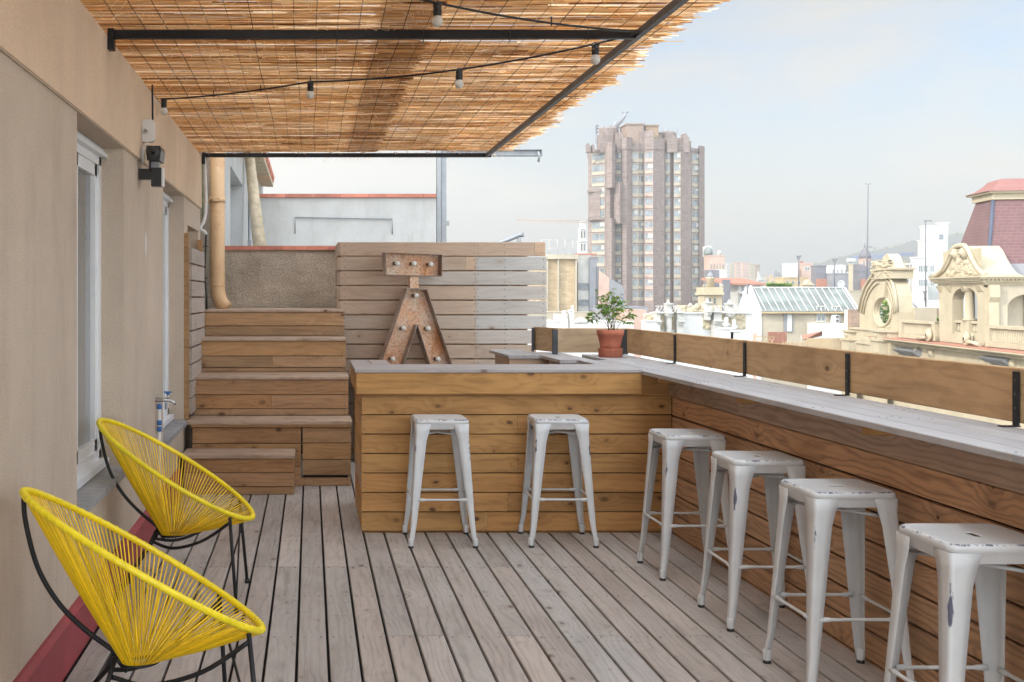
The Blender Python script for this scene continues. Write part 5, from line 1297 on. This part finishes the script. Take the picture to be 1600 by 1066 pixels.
t = thing('chimney', 'small white capped chimney on the roof before the glass roof ridge', 'chimney', P(1265, 455, 120))
mb = MB(); u = 120/F; a = P(1265, 451, 120); mb.box(a.x-5*u, a.x+5*u, 120, 121, a.z-2, a.z+5*u); mb.box(a.x-7*u, a.x+7*u, 119.8, 121.2, a.z+5.01*u, a.z+7*u); mb.prism([(a.x-5.5*u, a.z+7.02*u), (a.x+5.5*u, a.z+7.02*u), (a.x, a.z+14*u)], 120, 121, 'y'); recalc(mb.build('stack', 'cream', t))
for (px, py, s_, Yd) in ((1314, 444, 6, 100), (1351, 452, 5, 100)):
    t = thing('satellite_dish', ('larger' if s_ == 6 else 'smaller')+' white satellite dish above the glass roof'+(' beside the antenna mast' if s_ == 5 else ''), 'satellite dish', P(px, py, Yd), 'satellite dishes on the rooftops')
    mb = MB(); u = Yd/F; c = P(px, py, Yd); mb.lathe(c, [(.03, .12), (s_*u*.6, .08), (s_*u, -.05), (s_*u*1.02, -.07), (s_*u*.6, .04), (.02, .07)], 18, 'y'); recalc(mb.build('dish', 'white2', t))
    mb = MB(); mb.tube([c+Vector((0, .1, 0)), c+Vector((.05, .3, -.6))], .03, 5); mb.tube([c+Vector((0, 0, -.2)), c+Vector((-.1, -.4, -.05))], .02, 4); mb.build('mount', 'cgrey', t)
for (px, y0, y1, Yd) in ((1248, 455, 400, 130), (1304, 455, 405, 120), (1168, 460, 445, 70), (1445, 470, 455, 90)):
    mb = MB(); a = P(px, y0, Yd); b = P(px, y1, Yd); mb.tube([a, b], .0006*Yd, 4); w_ = 4*Yd/F
    for k in range(4): mb.tube([b+Vector((-w_+k*w_*.2, 0, -k*w_*.4)), b+Vector((w_-k*w_*.2, 0, -k*w_*.4))], .0004*Yd, 3)
    tag(mb.build('tv_antenna', 'cdark'), 'thin rooftop television antenna above '+{1248: 'the planted terrace', 1304: 'the grey party wall', 1168: 'the white gable', 1445: 'the green roof terrace'}[px], 'antenna', 'rooftop antennas')
t = thing('antenna_mast', 'very tall thin grey mast with a forked tip rising beside the oculus gable', 'mast', P(1355, 470, 95))
mb = MB(); mb.tube([P(1354, 475, 95), P(1355, 400, 95), P(1356.5, 290, 95)], .07, 6, rs=[.09, .07, .04]); mb.build('pole', 'cdark', t)
mb = MB(); a = P(1356.5, 288, 95); w_ = 4*95/F; mb.tube([a+Vector((-w_, 0, .1)), a+Vector((-w_*.6, 0, 0)), a, a+Vector((w_*.6, 0, 0)), a+Vector((w_, 0, .1))], .03, 4); a = P(1355, 386, 95); mb.tube([a+Vector((-w_*1.6, 0, .03)), a+Vector((w_*1.9, 0, -.02))], .04, 4); mb.build('aerial', 'cdark', t)
mb = MB(); a = P(1446, 345, 80); mb.tube([P(1446.5, 480, 80), a], .05, 5); mb.tube([a+Vector((-.1, 0, 0)), a+Vector((.45, 0, -.02))], .04, 4); tag(mb.build('antenna_mast', 'cdark'), 'thin grey mast in front of the white stepped block', 'mast')
# domed church tower
t = thing('dome_tower', 'octagonal church tower with a dark dome in front of the hill', 'church tower', P(1357, 450, 300))
u = 300/F; c = P(1357, 430, 300)
mb = MB(); mb.lathe((c.x, 302, -20), [(10*u, 0), (10*u, 20+c.z+10*u), (11*u, 20+c.z+10.5*u), (8.6*u, 20+c.z+11*u), (8.6*u, 20+c.z+24*u), (9.6*u, 20+c.z+24.5*u), (9.6*u, 20+c.z+26*u)], 8, smooth=False); mb.build('drum', 'cpink', t)
mb = MB(); mb.lathe((c.x, 302, c.z+26*u), [(9*u, 0), (8.6*u, 6*u), (6.6*u, 11*u), (3.5*u, 15*u), (1*u, 17*u), (.8*u, 21*u), (.2*u, 26*u)], 16); mb.build('dome', 'cdark', t)
for k in (-1, 0, 1): mb = MB(); mb.box(c.x+k*5.2*u-1.1*u, c.x+k*5.2*u+1.1*u, 302-9.5*u+abs(k)*1.8*u, 302-8*u, c.z+12*u, c.z+22*u); mb.build('window', 'city_glass', t)

# ---- white stepped block
t = thing('white_stepped_block', 'bright white stepped apartment block behind the red mansard roof', 'building', P(1470, 500, 130))
Z = lambda p: P(0, p, 130).z; X = lambda p: P(p, 0, 130).x
for (x0, x1, y, d0) in ((1427, 1437, 413, 2), (1437, 1457, 403, 1), (1457, 1467, 375, 2.2), (1467, 1500, 352, 3), (1500, 1512, 346, 4), (1425, 1470, 471, -3), (1470, 1510, 446, -1)):
    mb = MB(); x0 += 2; mb.box(X(x0), X(x1), 130+d0, 131.2+d0, -20, Z(y)); mb.box(X(x0)-.1, X(x1)+.1, 129.9+d0, 131.3+d0, Z(y)+.002, Z(y)+.14); mb.build('wall', 'white2', t)
wins(t, [X(1490)], [Z(372)], 133, .5, .6, mat=('cgrey', 'city_glass')); wins(t, [X(1442), X(1450), X(1460)], [Z(425), Z(447)], 131, .55, .8, mat=('cwhite', 'city_glass')); wins(t, [X(1427), X(1431)], [Z(440), Z(420)], 131.99, .25, .9, mat=('cyel', 'city_glass'), mull=False)
mb = MB(); mb.box(X(1449), X(1466), 126.8, 126.99, Z(482), Z(473)); mb.build('garage_door', 'cgrey', t)
mb = MB(); mb.tube([P(1425, 471, 125), P(1434, 482, 125)], .06, 4); mb.tube([P(1425, 474, 125), P(1434, 485, 125)], .06, 4); mb.build('stair_rail', 'cgrey', t)
t, a, b = block('long_stone_wall', 'long weathered stone wall behind the green roof plants', 1424, 1476, 483, 92, 3, 'cbrown', parapet=True)
mb = MB(); r_ = random.Random(9)
for k in range(1500):
    x = r_.uniform(1424, 1474); h_ = 6+4*math.sin(x*.35)+2*math.sin(x*.9)
    if h_ < 3: continue
    leaf(mb, P(x, 503-r_.uniform(0, 1)*h_*1.25, 75+r_.uniform(0, 1.5)), Vector((r_.uniform(-1, 1), r_.uniform(-1, 1), r_.uniform(-.3, 1))), .19, .12, r_)
tag(mb.build('roof_shrubs', 'green_bush'), 'low green shrubs growing on the roof behind the stone balustrade', 'shrubs')

# ---- hill and far city
mb = MB(); prof = [(700, 463), (900, 459), (1100, 452), (1180, 441), (1240, 424), (1265, 417), (1300, 407), (1330, 399), (1360, 393), (1395, 387), (1420, 379), (1445, 373), (1475, 369), (1520, 366), (1600, 372), (1750, 395), (2000, 430), (2300, 462)]
r_ = random.Random(2); nx = 160; rows = []
def hp(px):
    for i in range(len(prof)-1):
        if prof[i][0] <= px <= prof[i+1][0]:
            f = (px-prof[i][0])/(prof[i+1][0]-prof[i][0]); f = f; return prof[i][1]+(prof[i+1][1]-prof[i][1])*f
    return 463
nz = [r_.uniform(-1, 1) for _ in range(400)]
for j in range(14):
    row = []
    f = j/10
    for i in range(nx):
        px = 700+1600*i/(nx-1); Yh = 1150+450*f
        hz_ = (VY-hp(px))*1600/F
        hgt = -20+(hz_+21.5)*(math.sin(min(f, 1)*math.pi/2)**1.3 if f <= 1 else max(0, 1-(f-1)*2))
        X_h = (px-VX)*Yh/F if j != 10 else (px-VX)*1600/F
        row.append((X_h, Yh, hgt+(nz[(i*7+j*13) % 400]*1.6+math.sin(i*.5+j)*1.2)*min(1, f)*(.6 if j < 10 else .9)))
    rows.append(row)
vs = [p for r2 in rows for p in r2]; fs = [(j*nx+i, j*nx+i+1, (j+1)*nx+i+1, (j+1)*nx+i) for j in range(13) for i in range(nx-1)]
mb.smooth = True; mb._add(vs, fs); mb.build('hill', cstone('hill_scrub', (.085, .09, .075), .35, .03), kind='structure')
mb = MB()
for k in range(1400):
    px = r_.uniform(1230, 1560); s_ = r_.uniform(1.5, 4); yh = 1600-r_.uniform(0, 90); z = EYE+(VY-hp(px))*1600/F-(1600-yh)*.10
    for q in range(2):
        leaf(mb, Vector(((px-VX)*1600/F+r_.uniform(-2, 2), yh, z+r_.uniform(-1, s_))), Vector((r_.uniform(-1, 1), r_.uniform(-1, 1), r_.uniform(0, 1))), s_, s_*.8, r_)
mb.build('hill_woods', 'green_bush', kind='stuff'); bpy.data.objects['hill_woods']['label'] = 'scrubby woods along the ridge of the far hill'; bpy.data.objects['hill_woods']['category'] = 'woods'
t = thing('hilltop_building', 'tiny pale building on the ridge of the far hill', 'building', P(1452, 371, 1590)); mb = MB(); a = P(1448, 371, 1580); mb.box(a.x, a.x+14, 1580, 1592, a.z-6, a.z+2); mb.box(a.x+4, a.x+8, 1582, 1588, a.z+2.01, a.z+9); mb.build('wall', 'cwhite', t)
r_ = random.Random(21); used = set()
CN = {'white2': 'white', 'cwhite': 'pale grey', 'cream2': 'beige', 'cpink': 'pinkish', 'cream': 'cream', 'cgrey': 'dark grey', 'cyel': 'ochre'}
def region(px):
    for lim, tx_ in ((1165, 'above the red roofed house'), (1196, 'right of the skyline row by the tower'), (1222, 'left of the white cube house'), (1262, 'above the planted terrace'), (1300, 'above the left grey gable'), (1335, 'above the long white office'), (1352, 'left of the dome tower'), (1372, 'right of the dome tower'), (1400, 'above the oculus gable'), (1430, 'left of the white stepped block')):
        if px < lim: return tx_
for k in range(400):
    if len(used) >= 64: break
    Yd = r_.uniform(380, 1050); px = r_.uniform(1134, 1426)
    top = r_.uniform(414, 442) if px > 1370 else r_.uniform(425, 452)
    w_ = r_.uniform(4, 14); m_ = r_.choice(list(CN))
    lab = ('narrow ' if w_ < 8 else 'wide ')+CN[m_]+(' low' if top > 436 else ' taller')+' distant building '+region(px)
    if lab in used: continue
    used.add(lab)
    a = P(px, top, Yd); b = P(px+w_, top, Yd); d = (b.x-a.x)*.8
    t = thing('distant_building', lab, 'building', (a.x, Yd, -20), 'distant city blocks')
    mb = MB(); mb.box(a.x, b.x, Yd, Yd+d, -20, a.z); mb.box(a.x+.1*d, a.x+.5*d, Yd+.2*d, Yd+.7*d, a.z+.001, a.z+r_.uniform(.5, 3)); mb.build('wall', m_, t)
    cols = r_.choice([2, 3]); cw = (b.x-a.x)/cols
    for c_ in range(cols):
        for q in range(2):
            mb = MB(); fh = 6*Yd/F*.55; z = a.z-(q+1)*fh*1.6; mb.box(a.x+cw*(c_+.25), a.x+cw*(c_+.75), Yd-.15, Yd+.1, z, z+fh*.8); mb.build('window', 'city_glass', t)
# ============================================================ ORNATE CREAM BUILDING (own frame: x along the facade towards us, y inwards)
def ornate():
    ang = math.atan2(-.985, -.172)
    def frame(name, label, cat):
        t = thing(name, label, cat, (35.2, 66, 0), local=True); t.rotation_euler = (0, 0, ang); return t
    t = frame('ornate_building', 'cream stone ornate building with balustrade, arched roof pavilion and dark red mansard', 'building')
    def S(px): k = (px-VX)/F; return (35.2-66*k)/(.172-.985*k)
    def Zs(py, s): return EYE-(py-VY)*(66-.985*s)/F
    def Q(px, py): s = S(px); return (s, Zs(py, s))
    def plate(mb, outer, inner, y0, y1, axis='y'):
        n = len(outer)
        f = (lambda a, b, h: (a, h, b)) if axis == 'y' else (lambda a, b, h: (h, a, b))
        vs = [f(*p, y0) for p in outer]+[f(*p, y0) for p in inner]+[f(*p, y1) for p in outer]+[f(*p, y1) for p in inner]
        fs = []
        for i in range(n):
            j = (i+1) % n; fs += [(i, j, n+j, n+i), (2*n+i, 3*n+i, 3*n+j, 2*n+j), (i, 2*n+i, 2*n+j, j), (n+i, n+j, 3*n+j, 3*n+i)]
        mb._add(vs, fs)
    def radial(poly, c, n=48):
        """resample a closed polygon by angle around c"""
        out_ = []
        for k in range(n):
            an = 2*math.pi*k/n; d = (math.cos(an), math.sin(an)); best = None
            for i in range(len(poly)):
                ax, az = poly[i][0]-c[0], poly[i][1]-c[1]; bx_, bz = poly[(i+1) % len(poly)][0]-c[0], poly[(i+1) % len(poly)][1]-c[1]
                ex, ez = bx_-ax, bz-az; den = d[0]*ez-d[1]*ex
                if abs(den) < 1e-9: continue
                r1 = (ax*ez-az*ex)/den; r2 = (ax*d[1]-az*d[0])/den
                if r1 > 0 and -1e-6 <= r2 <= 1+1e-6 and (best is None or r1 > best): best = r1
            best = best or .1; out_.append((c[0]+d[0]*best, c[1]+d[1]*best))
        return out_
    # --- facade wall + cornice
    zc = -1.04; s0, s1 = S(1337), 27
    mb = MB(); mb.box(s0, s1, 0, 12, -20, zc-.35); mb.build('wall', 'cream', t)
    mb = MB(); mb.prism([(-.75, zc-.08), (-.75, zc-.02), (.6, zc+.08), (.6, zc-.36), (-.15, zc-.36), (-.25, zc-.22), (-.5, zc-.18)], s0+5, s1, 'x'); recalc(mb.build('cornice', 'cream', t))
    mb = MB(); mb.prism([(-.74, zc-.015), (.3, zc+.062), (.3, zc+.085), (-.74, zc+.006)], s0+5, s1, 'x'); recalc(mb.build('cornice_tiles', 'cred', t))
    mb = MB(); s_ = s0+5.2
    while s_ < 18: mb.box(s_, s_+.09, -.42, -.16, zc-.30, zc-.20); s_ += .2
    mb.build('dentil', 'cream', t)
    for (a, b, y0, y1) in ((1408, 1440, 544, 549), (1546, 1582, 556, 562)):
        sa, sb = S(a), S(b); z1 = Zs(y0, (sa+sb)/2); mb = MB(); mb.prism([(-.5, z1-.14), (.02, z1-.0), (.02, z1-.5), (-.42, z1-.22)], sa, sb, 'x'); recalc(mb.build('window_hood', 'cgrey', t))
        mb = MB(); mb.box(sa+.2, sb-.2, -.04, .1, z1-2.6, z1-.4); mb.build('window', 'city_glass', t)
    for s_ in (2.2, 4.5, 12.0, 14.5):
        mb = MB(); mb.box(s_-.2, s_+.2, -.12, .01, zc-1.4, zc-.38); mb.lathe((s_, -.12, zc-.62), [(.22, 0), (.2, -.08), (.02, -.1)], 8, 'y'); mb.build('console', 'cream', t)
    mb = MB(); mb.box(s0+5, s1, -.06, .005, zc-.95, zc-.85); mb.box(s0+5, s1, -.1, .004, zc-1.75, zc-1.6); mb.build('string_course', 'cream', t)
    # --- balustrade
    def balus(sa, sb):
        mb = MB(); mb.box(sa, sb, -.16, .16, -.05, .10); mb.box(sa, sb, -.14, .14, -.95, -.72); mb.box(sa, sa+.45, -.18, .18, -.95, .12); mb.box(sb-.45, sb, -.18, .18, -.95, .12); mb.build('balustrade', 'cream', t)
        mb = MB(); s_ = sa+.62
        while s_ < sb-.5: mb.lathe((s_, 0, -.725), [(.075, 0), (.05, .05), (.095, .2), (.05, .45), (.045, .55), (.075, .62), (.075, .68)], 8); s_ += .24
        mb.build('baluster', 'cream', t)
    balus(S(1409), S(1466)); balus(S(1545), 24)
    # --- pavilion
    sa, sb = S(1464), S(1541); zt_ = 2.05; mb = MB()
    outer = [(sa+.3, -.95), (sb-.1, -.95), (sb-.1, zt_), (sa+.3, zt_)]
    l, r_ = S(1488), S(1527); cz = Zs(468, (l+r_)/2); zb_ = Zs(524, (l+r_)/2); rad = (r_-l)/2
    inner = [(l, zb_), (r_, zb_)]+[((l+r_)/2+rad*math.cos(k*math.pi/14), cz+.62*math.sin(k*math.pi/14)) for k in range(15)]
    c = ((l+r_)/2, (zb_+cz)/2)
    plate(mb, radial(outer, c), radial(inner, c), 0, .55); recalc(mb.build('arch_wall', 'cream', t))
    mb = MB(); mb.box(l-.4, r_+.4, 2.0, 2.1, -.95, zt_); mb.cur = 1; mb.box(l+.9, r_-.9, 1.96, 1.99, -.9, 1.4); mb.build('recess', ['cream2', 'city_glass'], t)
    m_ = (l+r_)/2; mb = MB(); mb.lathe((m_, .25, zb_+.75), [(.34, 0), (.34, .08), (.24, .14), (.22, 1.45), (.24, 1.5), (.38, 1.62), (.38, 1.78)], 14); mb.box(m_-.3, m_+.3, .02, .5, zb_+2.53, zt_-.02); mb.box(m_-.5, m_+.5, .0, .5, zb_, zb_+.749); mb.build('column', 'cream', t)
    mb = MB(); mb.box(l, m_-.5, .12, .4, zb_+.62, zb_+.75); mb.box(m_+.5, r_, .12, .4, zb_+.62, zb_+.75); mb.box(l, m_-.5, .12, .4, zb_, zb_+.15); mb.box(m_+.5, r_, .12, .4, zb_, zb_+.15); s_ = l+.2
    while s_ < r_-.1:
        if abs(s_-m_) > .58: mb.lathe((s_, .26, zb_+.15), [(.06, 0), (.09, .12), (.045, .35), (.06, .47)], 7)
        s_ += .25
    mb.build('arch_balustrade', 'cream', t)
    # near side, facing us
    mb = MB(); x1 = 6.5; sN = sb-.1
    outer = [(.556, -.95), (x1, -.95), (x1, zt_), (.556, zt_)]; yl, yr = 1.0, 2.9
    inner = [(yl, -.85), (yr, -.85)]+[((yl+yr)/2+(yr-yl)/2*math.cos(k*math.pi/14), .95+.65*math.sin(k*math.pi/14)) for k in range(15)]
    plate(mb, radial(outer, ((yl+yr)/2, .2)), radial(inner, ((yl+yr)/2, .2)), sN-.4, sN, 'x'); recalc(mb.build('side_wall', 'cream2', t))
    mb = MB(); mb.box(sN-.8, sN-.7, .6, x1, -.95, zt_); mb.build('side_recess', 'cream2', t)
    mb = MB(); mb.lathe((sN-.02, 2.95, -.6), [(.34, 0), (.30, .2), (.22, .26), (.2, 1.9), (.32, 2.05), (.34, 2.2)], 12); mb.build('side_column', 'cream', t)
    mb = MB(); mb.prism([(sN, -.9), (sN+.55, -.9), (sN+.5, -.7), (sN+.2, -.5), (sN+.14, 1.2), (sN+.3, 1.45), (sN+.3, zt_), (sN, zt_)], .1, .55, 'y'); recalc(mb.build('side_console', 'cream', t))
    # entablature
    mb = MB(); e = .32
    for (z0, z1, o_) in ((zt_, zt_+.12, .05), (zt_+.121, zt_+.22, .18), (zt_+.30, zt_+.38, .34), (zt_+.221, zt_+.2995, .22), (zt_+.381, zt_+.46, .42)):
        mb.box(sa+.3-o_, sb-.1+o_, -o_, x1, z0, z1)
    mb.build('entablature', 'cream', t)
    mb = MB(); s_ = sa
    while s_ < sb+.1: mb.box(s_, s_+.09, -.30, -.22, zt_+.225, zt_+.297); s_ += .18
    y_ = 0
    while y_ < 5: mb.box(sb-.1+.225, sb-.1+.30, y_, y_+.09, zt_+.225, zt_+.297); y_ += .18
    mb.build('dentil', 'cream', t)
    for s_ in (sa+.55, l-.25, m_, r_+.25, sb-.4): mb = MB(); mb.prism([(-.22, zt_-.01), (0, zt_-.01), (0, zt_-.32), (-.06, zt_-.3)], s_-.14, s_+.14, 'x'); recalc(mb.build('bracket', 'cream', t))
    # pediment
    zp = zt_+.462; k = [(1458, 0), (1468, .14), (1477, .40), (1484, .85), (1490, 1.35), (1496, 1.55), (1503, 1.58), (1511, 1.56), (1517, 1.30), (1523, .85), (1530, .42), (1537, .14), (1545, 0)]
    pc = [(S(p), zp+h) for p, h in k]
    mb = MB(); mb.prism(pc, -.05, 1.5, 'y'); recalc(mb.build('pediment', 'cream', t))
    mb = MB(); mb.tube([(a, -.12, b+.02) for a, b in pc], .13, 6); mb.tube([(a*.93+S(1503)*.07, -.10, zp+(b-zp)*.84+.05) for a, b in pc], .07, 6); mb.build('pediment_moulding', 'cream', t)
    mb = MB(); rr = random.Random(3); sds = []
    for q in range(190):
        f = rr.gauss(0, .42)
        if abs(f) > .92: continue
        sds.append((S(1503)+f*(S(1537)-S(1470))*.42, zp+rr.uniform(.06, 1.15*(1-abs(f))**1.2+.1), rr.uniform(.06, .14)))
    relief(mb, lambda u_, v_, h: (u_, -.05-h*.9, v_), S(1474), S(1534), zp, zp+1.4, 130, 50, sds, lambda u_, v_: any((u_-a_)**2+(v_-b_)**2 < r2*r2 for a_, b_, r2 in sds), .04); mb.build('carved_pattern', 'cream', t)
    for q in (-1, 1): mb = MB(); mb.lathe((S(1503)+q*.55, -.08, zp+1.2), [(.30, 0), (.28, -.16), (.12, -.2), (.1, -.28), (.01, -.3)], 14, 'y'); mb.build('scroll', 'cream', t)
    # mansard
    zb2, zt2 = zp+.02, 6.5
    b0 = [(4.1, .9), (9.5, .8), (9.5, 9), (4.1, 9)]; t0 = [(5.85, 1.65), (8.2, 1.6), (8.2, 7.2), (5.85, 7.2)]
    mb = MB(); mb._add([(x, y, zb2) for x, y in b0]+[(x, y, zt2) for x, y in t0], [(i, (i+1) % 4, 4+(i+1) % 4, 4+i) for i in range(4)]+[(4, 5, 6, 7)]); recalc(mb.build('mansard_roof', 'slate', t))
    mb = MB(); mb.box(9.45, 9.62, .5, 9, zb2, zb2+.02); mb._add([(9.52, .9, zb2+.02), (9.54, 9, zb2+.02), (9.36, 8.9, zb2+.62), (9.34, 1.0, zb2+.62), (9.3, .9, zb2+.02), (9.3, 9, zb2+.02)], [(0, 1, 2, 3), (1, 5, 2), (4, 0, 3)]); mb.build('lead_flashing', 'cgrey', t)
    mb = MB(); mb.tube([(9.52, .78, zb2), (8.2, 1.58, zt2)], .09, 5); M['hipblue'] = cstone('hip_blue', (.09, .10, .14)); mb.build('hip_flashing', 'hipblue', t)
    mb = MB(); mb.box(5.75, 8.3, 1.5, 7.3, zt2, zt2+.32); mb.box(5.55, 8.5, 1.3, 7.5, zt2+.321, zt2+.42); mb.build('roof_cornice', 'cream', t)
    mb = MB(); q0 = [(5.45, 1.2), (8.6, 1.2), (8.6, 7.6), (5.45, 7.6)]; rings = []
    for ins, h in ((0, .42), (.35, .55), (.7, .85), (.85, 1.05), (1.1, 1.14)): rings.append([Vector((5.45+ins, 1.2+ins, zt2+h)), Vector((8.6-ins, 1.2+ins, zt2+h)), Vector((8.6-ins, 7.6-ins, zt2+h)), Vector((5.45+ins, 7.6-ins, zt2+h))])
    mb.loft(rings, smooth=False); M['caproof'] = cstone('cap_roof_red', (.25, .125, .11)); recalc(mb.build('roof_cap', 'caproof', t))
    # scroll volutes at the pavilion feet
    for (px, sg) in ((1460, -1), (1520, 1)):
        s_ = S(px); mb = MB(); z0 = -.95
        mb.tube([(s_-sg*-.0, -.3, z0+.28)]+[(s_+sg*(.28*math.cos(a)), -.3, z0+.30+.28*math.sin(a)) for a in [R(d) for d in range(0, 360, 30)]]+[(s_+sg*.9, -.3, z0+.12), (s_+sg*1.6, -.3, z0+.05)], .10, 7); mb.lathe((s_, -.1, z0+.3), [(.26, 0), (.24, -.3), (.08, -.34)], 14, 'y'); mb.build('volute', 'cream', t)
    # --- oculus gable
    t = frame('oculus_gable', 'cream rounded stone gable with an open oval window and crowning ornament', 'gable')
    out_px = [(1343, 520), (1343, 487), (1347, 463), (1354, 445), (1363, 432), (1371, 425), (1384, 424), (1391, 431), (1397, 445), (1401, 463), (1403, 487), (1403, 520)]
    cc = Q(1380, 487); outer = [Q(*p) for p in out_px]; hole = [Q(1380+11.5*math.cos(k*math.pi/12), 487+20.5*math.sin(k*math.pi/12)) for k in range(24)]
    D = .85; mb = MB(); plate(mb, radial(outer, cc), radial(hole, cc), 0, .22); c3 = Q(1375, 500); plate(mb, radial(outer, cc), [(c3[0]+(p[0]-c3[0])*.80, c3[1]+(p[1]-c3[1])*.86) for p in radial(outer, cc)], .2205, D); recalc(mb.build('gable_wall', 'cream', t))
    for sc_, rr in ((1.0, .10), (.88, .06), (.78, .05)):
        mb = MB(); c2 = Q(1377, 500); pts = [Q(1377+(p[0]-1377)*sc_, 505+(p[1]-505)*sc_) for p in out_px[1:-1]]
        mb.tube([(a, -.05, b) for a, b in pts], rr, 6); mb.build('arch_moulding', 'cream', t)
    mb = MB(); mb.tube([(a, -.03, b) for a, b in [Q(1380+13.5*math.cos(k*math.pi/12), 487+23*math.sin(k*math.pi/12)) for k in range(24)]], .10, 6, closed=True); mb.tube([(a, .2, b) for a, b in [Q(1380+11.8*math.cos(k*math.pi/12), 487+21*math.sin(k*math.pi/12)) for k in range(24)]], .05, 6, closed=True); mb.build('oval_moulding', 'cream', t)
    a, b = Q(1382, 465), Q(1388, 440); mb = MB(); mb.prism([(a[0], a[1]), (b[0]-.1, a[1]), (b[0]+.15, b[1]), (a[0]-.25, b[1])], -.22, .02, 'y'); recalc(mb.build('keystone', 'cream', t))
    a, b = Q(1371, 434), Q(1400, 424); mb = MB(); mb.box(a[0], b[0]-.2, -.2, D+.2, a[1]-.1, b[1]+.1); mb.box(a[0]-.15, b[0]-.05, -.3, D+.3, b[1]+.101, b[1]+.22); mb.build('cap_block', 'cream', t)
    z = b[1]+.22; sc = (a[0]+b[0])/2-.1; rings = []
    mb = MB(); mb.prism([(sc-1.7, z), (sc+1.5, z), (sc+1.0, z+.25), (sc+.5, z+.75), (sc+.1, z+.9), (sc-.5, z+.78), (sc-.9, z+.35), (sc-1.4, z+.2)], 0, D*.8, 'y'); recalc(mb.build('finial', 'cream', t))
    rr = random.Random(5)
    for (ua, ub, va, vb, nn, yy) in ((sc-2.2, sc+1.2, z-.65, z+.5, 60, -.21), (S(1381)-1.3, S(1381)+1.3, Zs(513, S(1381))-.2, Zs(513, S(1381))+.25, 26, -.03)):
        sds = [(rr.uniform(ua, ub), rr.uniform(va, vb), rr.uniform(.05, .11)) for q in range(nn)]; mb = MB()
        relief(mb, lambda u_, v_, h: (u_, yy-h*.8, v_), ua, ub, va, vb, 90, 36, sds, lambda u_, v_: any((u_-a_)**2+(v_-b_)**2 < r2*r2 for a_, b_, r2 in sds), .3 if yy < -.1 else .02); mb.build('carved_pattern', 'cream', t)
    sa, sb = S(1401), S(1421); z0 = Zs(520, sa); mb = MB(); mb.box(S(1396), S(1403)+.3, D+.001, D+1.2, Zs(522, sa), Zs(481, sa)); mb.build('side_block', 'cream2', t)
    # base and pedestals
    mb = MB(); a, b = S(1341), S(1404); mb.box(a, b, -.45, 1.2, -2.1, Zs(514, a)); mb.box(a-.1, b+.1, -.55, 1.25, Zs(514, a)+.001, Zs(512, a)+.02); mb.build('base', 'cream', t)
    for px in (1345, 1393):
        s_ = S(px); zz = Zs(519, s_); mb = MB(); mb.box(s_-.9, s_+.7, -.95, -.46, -20, zz-.55); mb.box(s_-1.0, s_+.8, -1.05, -.46, zz-.549, zz-.42); mb.box(s_-.7, s_+.5, -.85, -.46, zz-.419, zz); mb.box(s_-.85, s_+.65, -.95, -.45, zz+.001, zz+.12)
        mb.lathe((s_-.1, -.86, zz-.2), [(.15, 0), (.12, -.08), (.01, -.1)], 10, 'y'); mb.build('pedestal', 'cream', t)
    mb = MB(); a, b = S(1356), S(1385); mb.box(a, b, -.7, -.46, -3, -1.55); mb.prism([(a-.2, -1.55), (b+.2, -1.55), ((a+b)/2, -1.1)], -.8, -.46, 'y'); recalc(mb.build('aedicule', 'cream', t))
ornate()
mb = MB(); rl = random.Random(31)
for k in range(420): leaf(mb, P(rl.uniform(1371, 1389), rl.uniform(470, 512), 74+rl.uniform(0, 1)), Vector((rl.uniform(-1, 1), rl.uniform(-1, 1), rl.uniform(-.3, 1))), .22, .13, rl)
tag(mb.build('roof_bush', 'green_bush'), 'green bush seen through the oval window of the stone gable', 'bush')

# ============================================================ HAZE
m = bpy.data.materials.new('haze_air'); m.use_nodes = True; n_ = m.node_tree; n_.nodes.clear()
o = n_.nodes.new('ShaderNodeOutputMaterial'); pv = n_.nodes.new('ShaderNodeVolumePrincipled'); pv.inputs['Color'].default_value = (.53, .53, .53, 1); pv.inputs['Density'].default_value = HAZE; pv.inputs['Anisotropy'].default_value = .2
n_.links.new(pv.outputs[0], o.inputs['Volume'])
if HAZE:
    mb = MB(); mb.box(-2500, 3500, -300, 4000, -21.5, 115); hz_o = mb.build('haze', m, kind='stuff'); hz_o['label'] = 'thin bright summer haze over the whole city'; hz_o['category'] = 'haze'
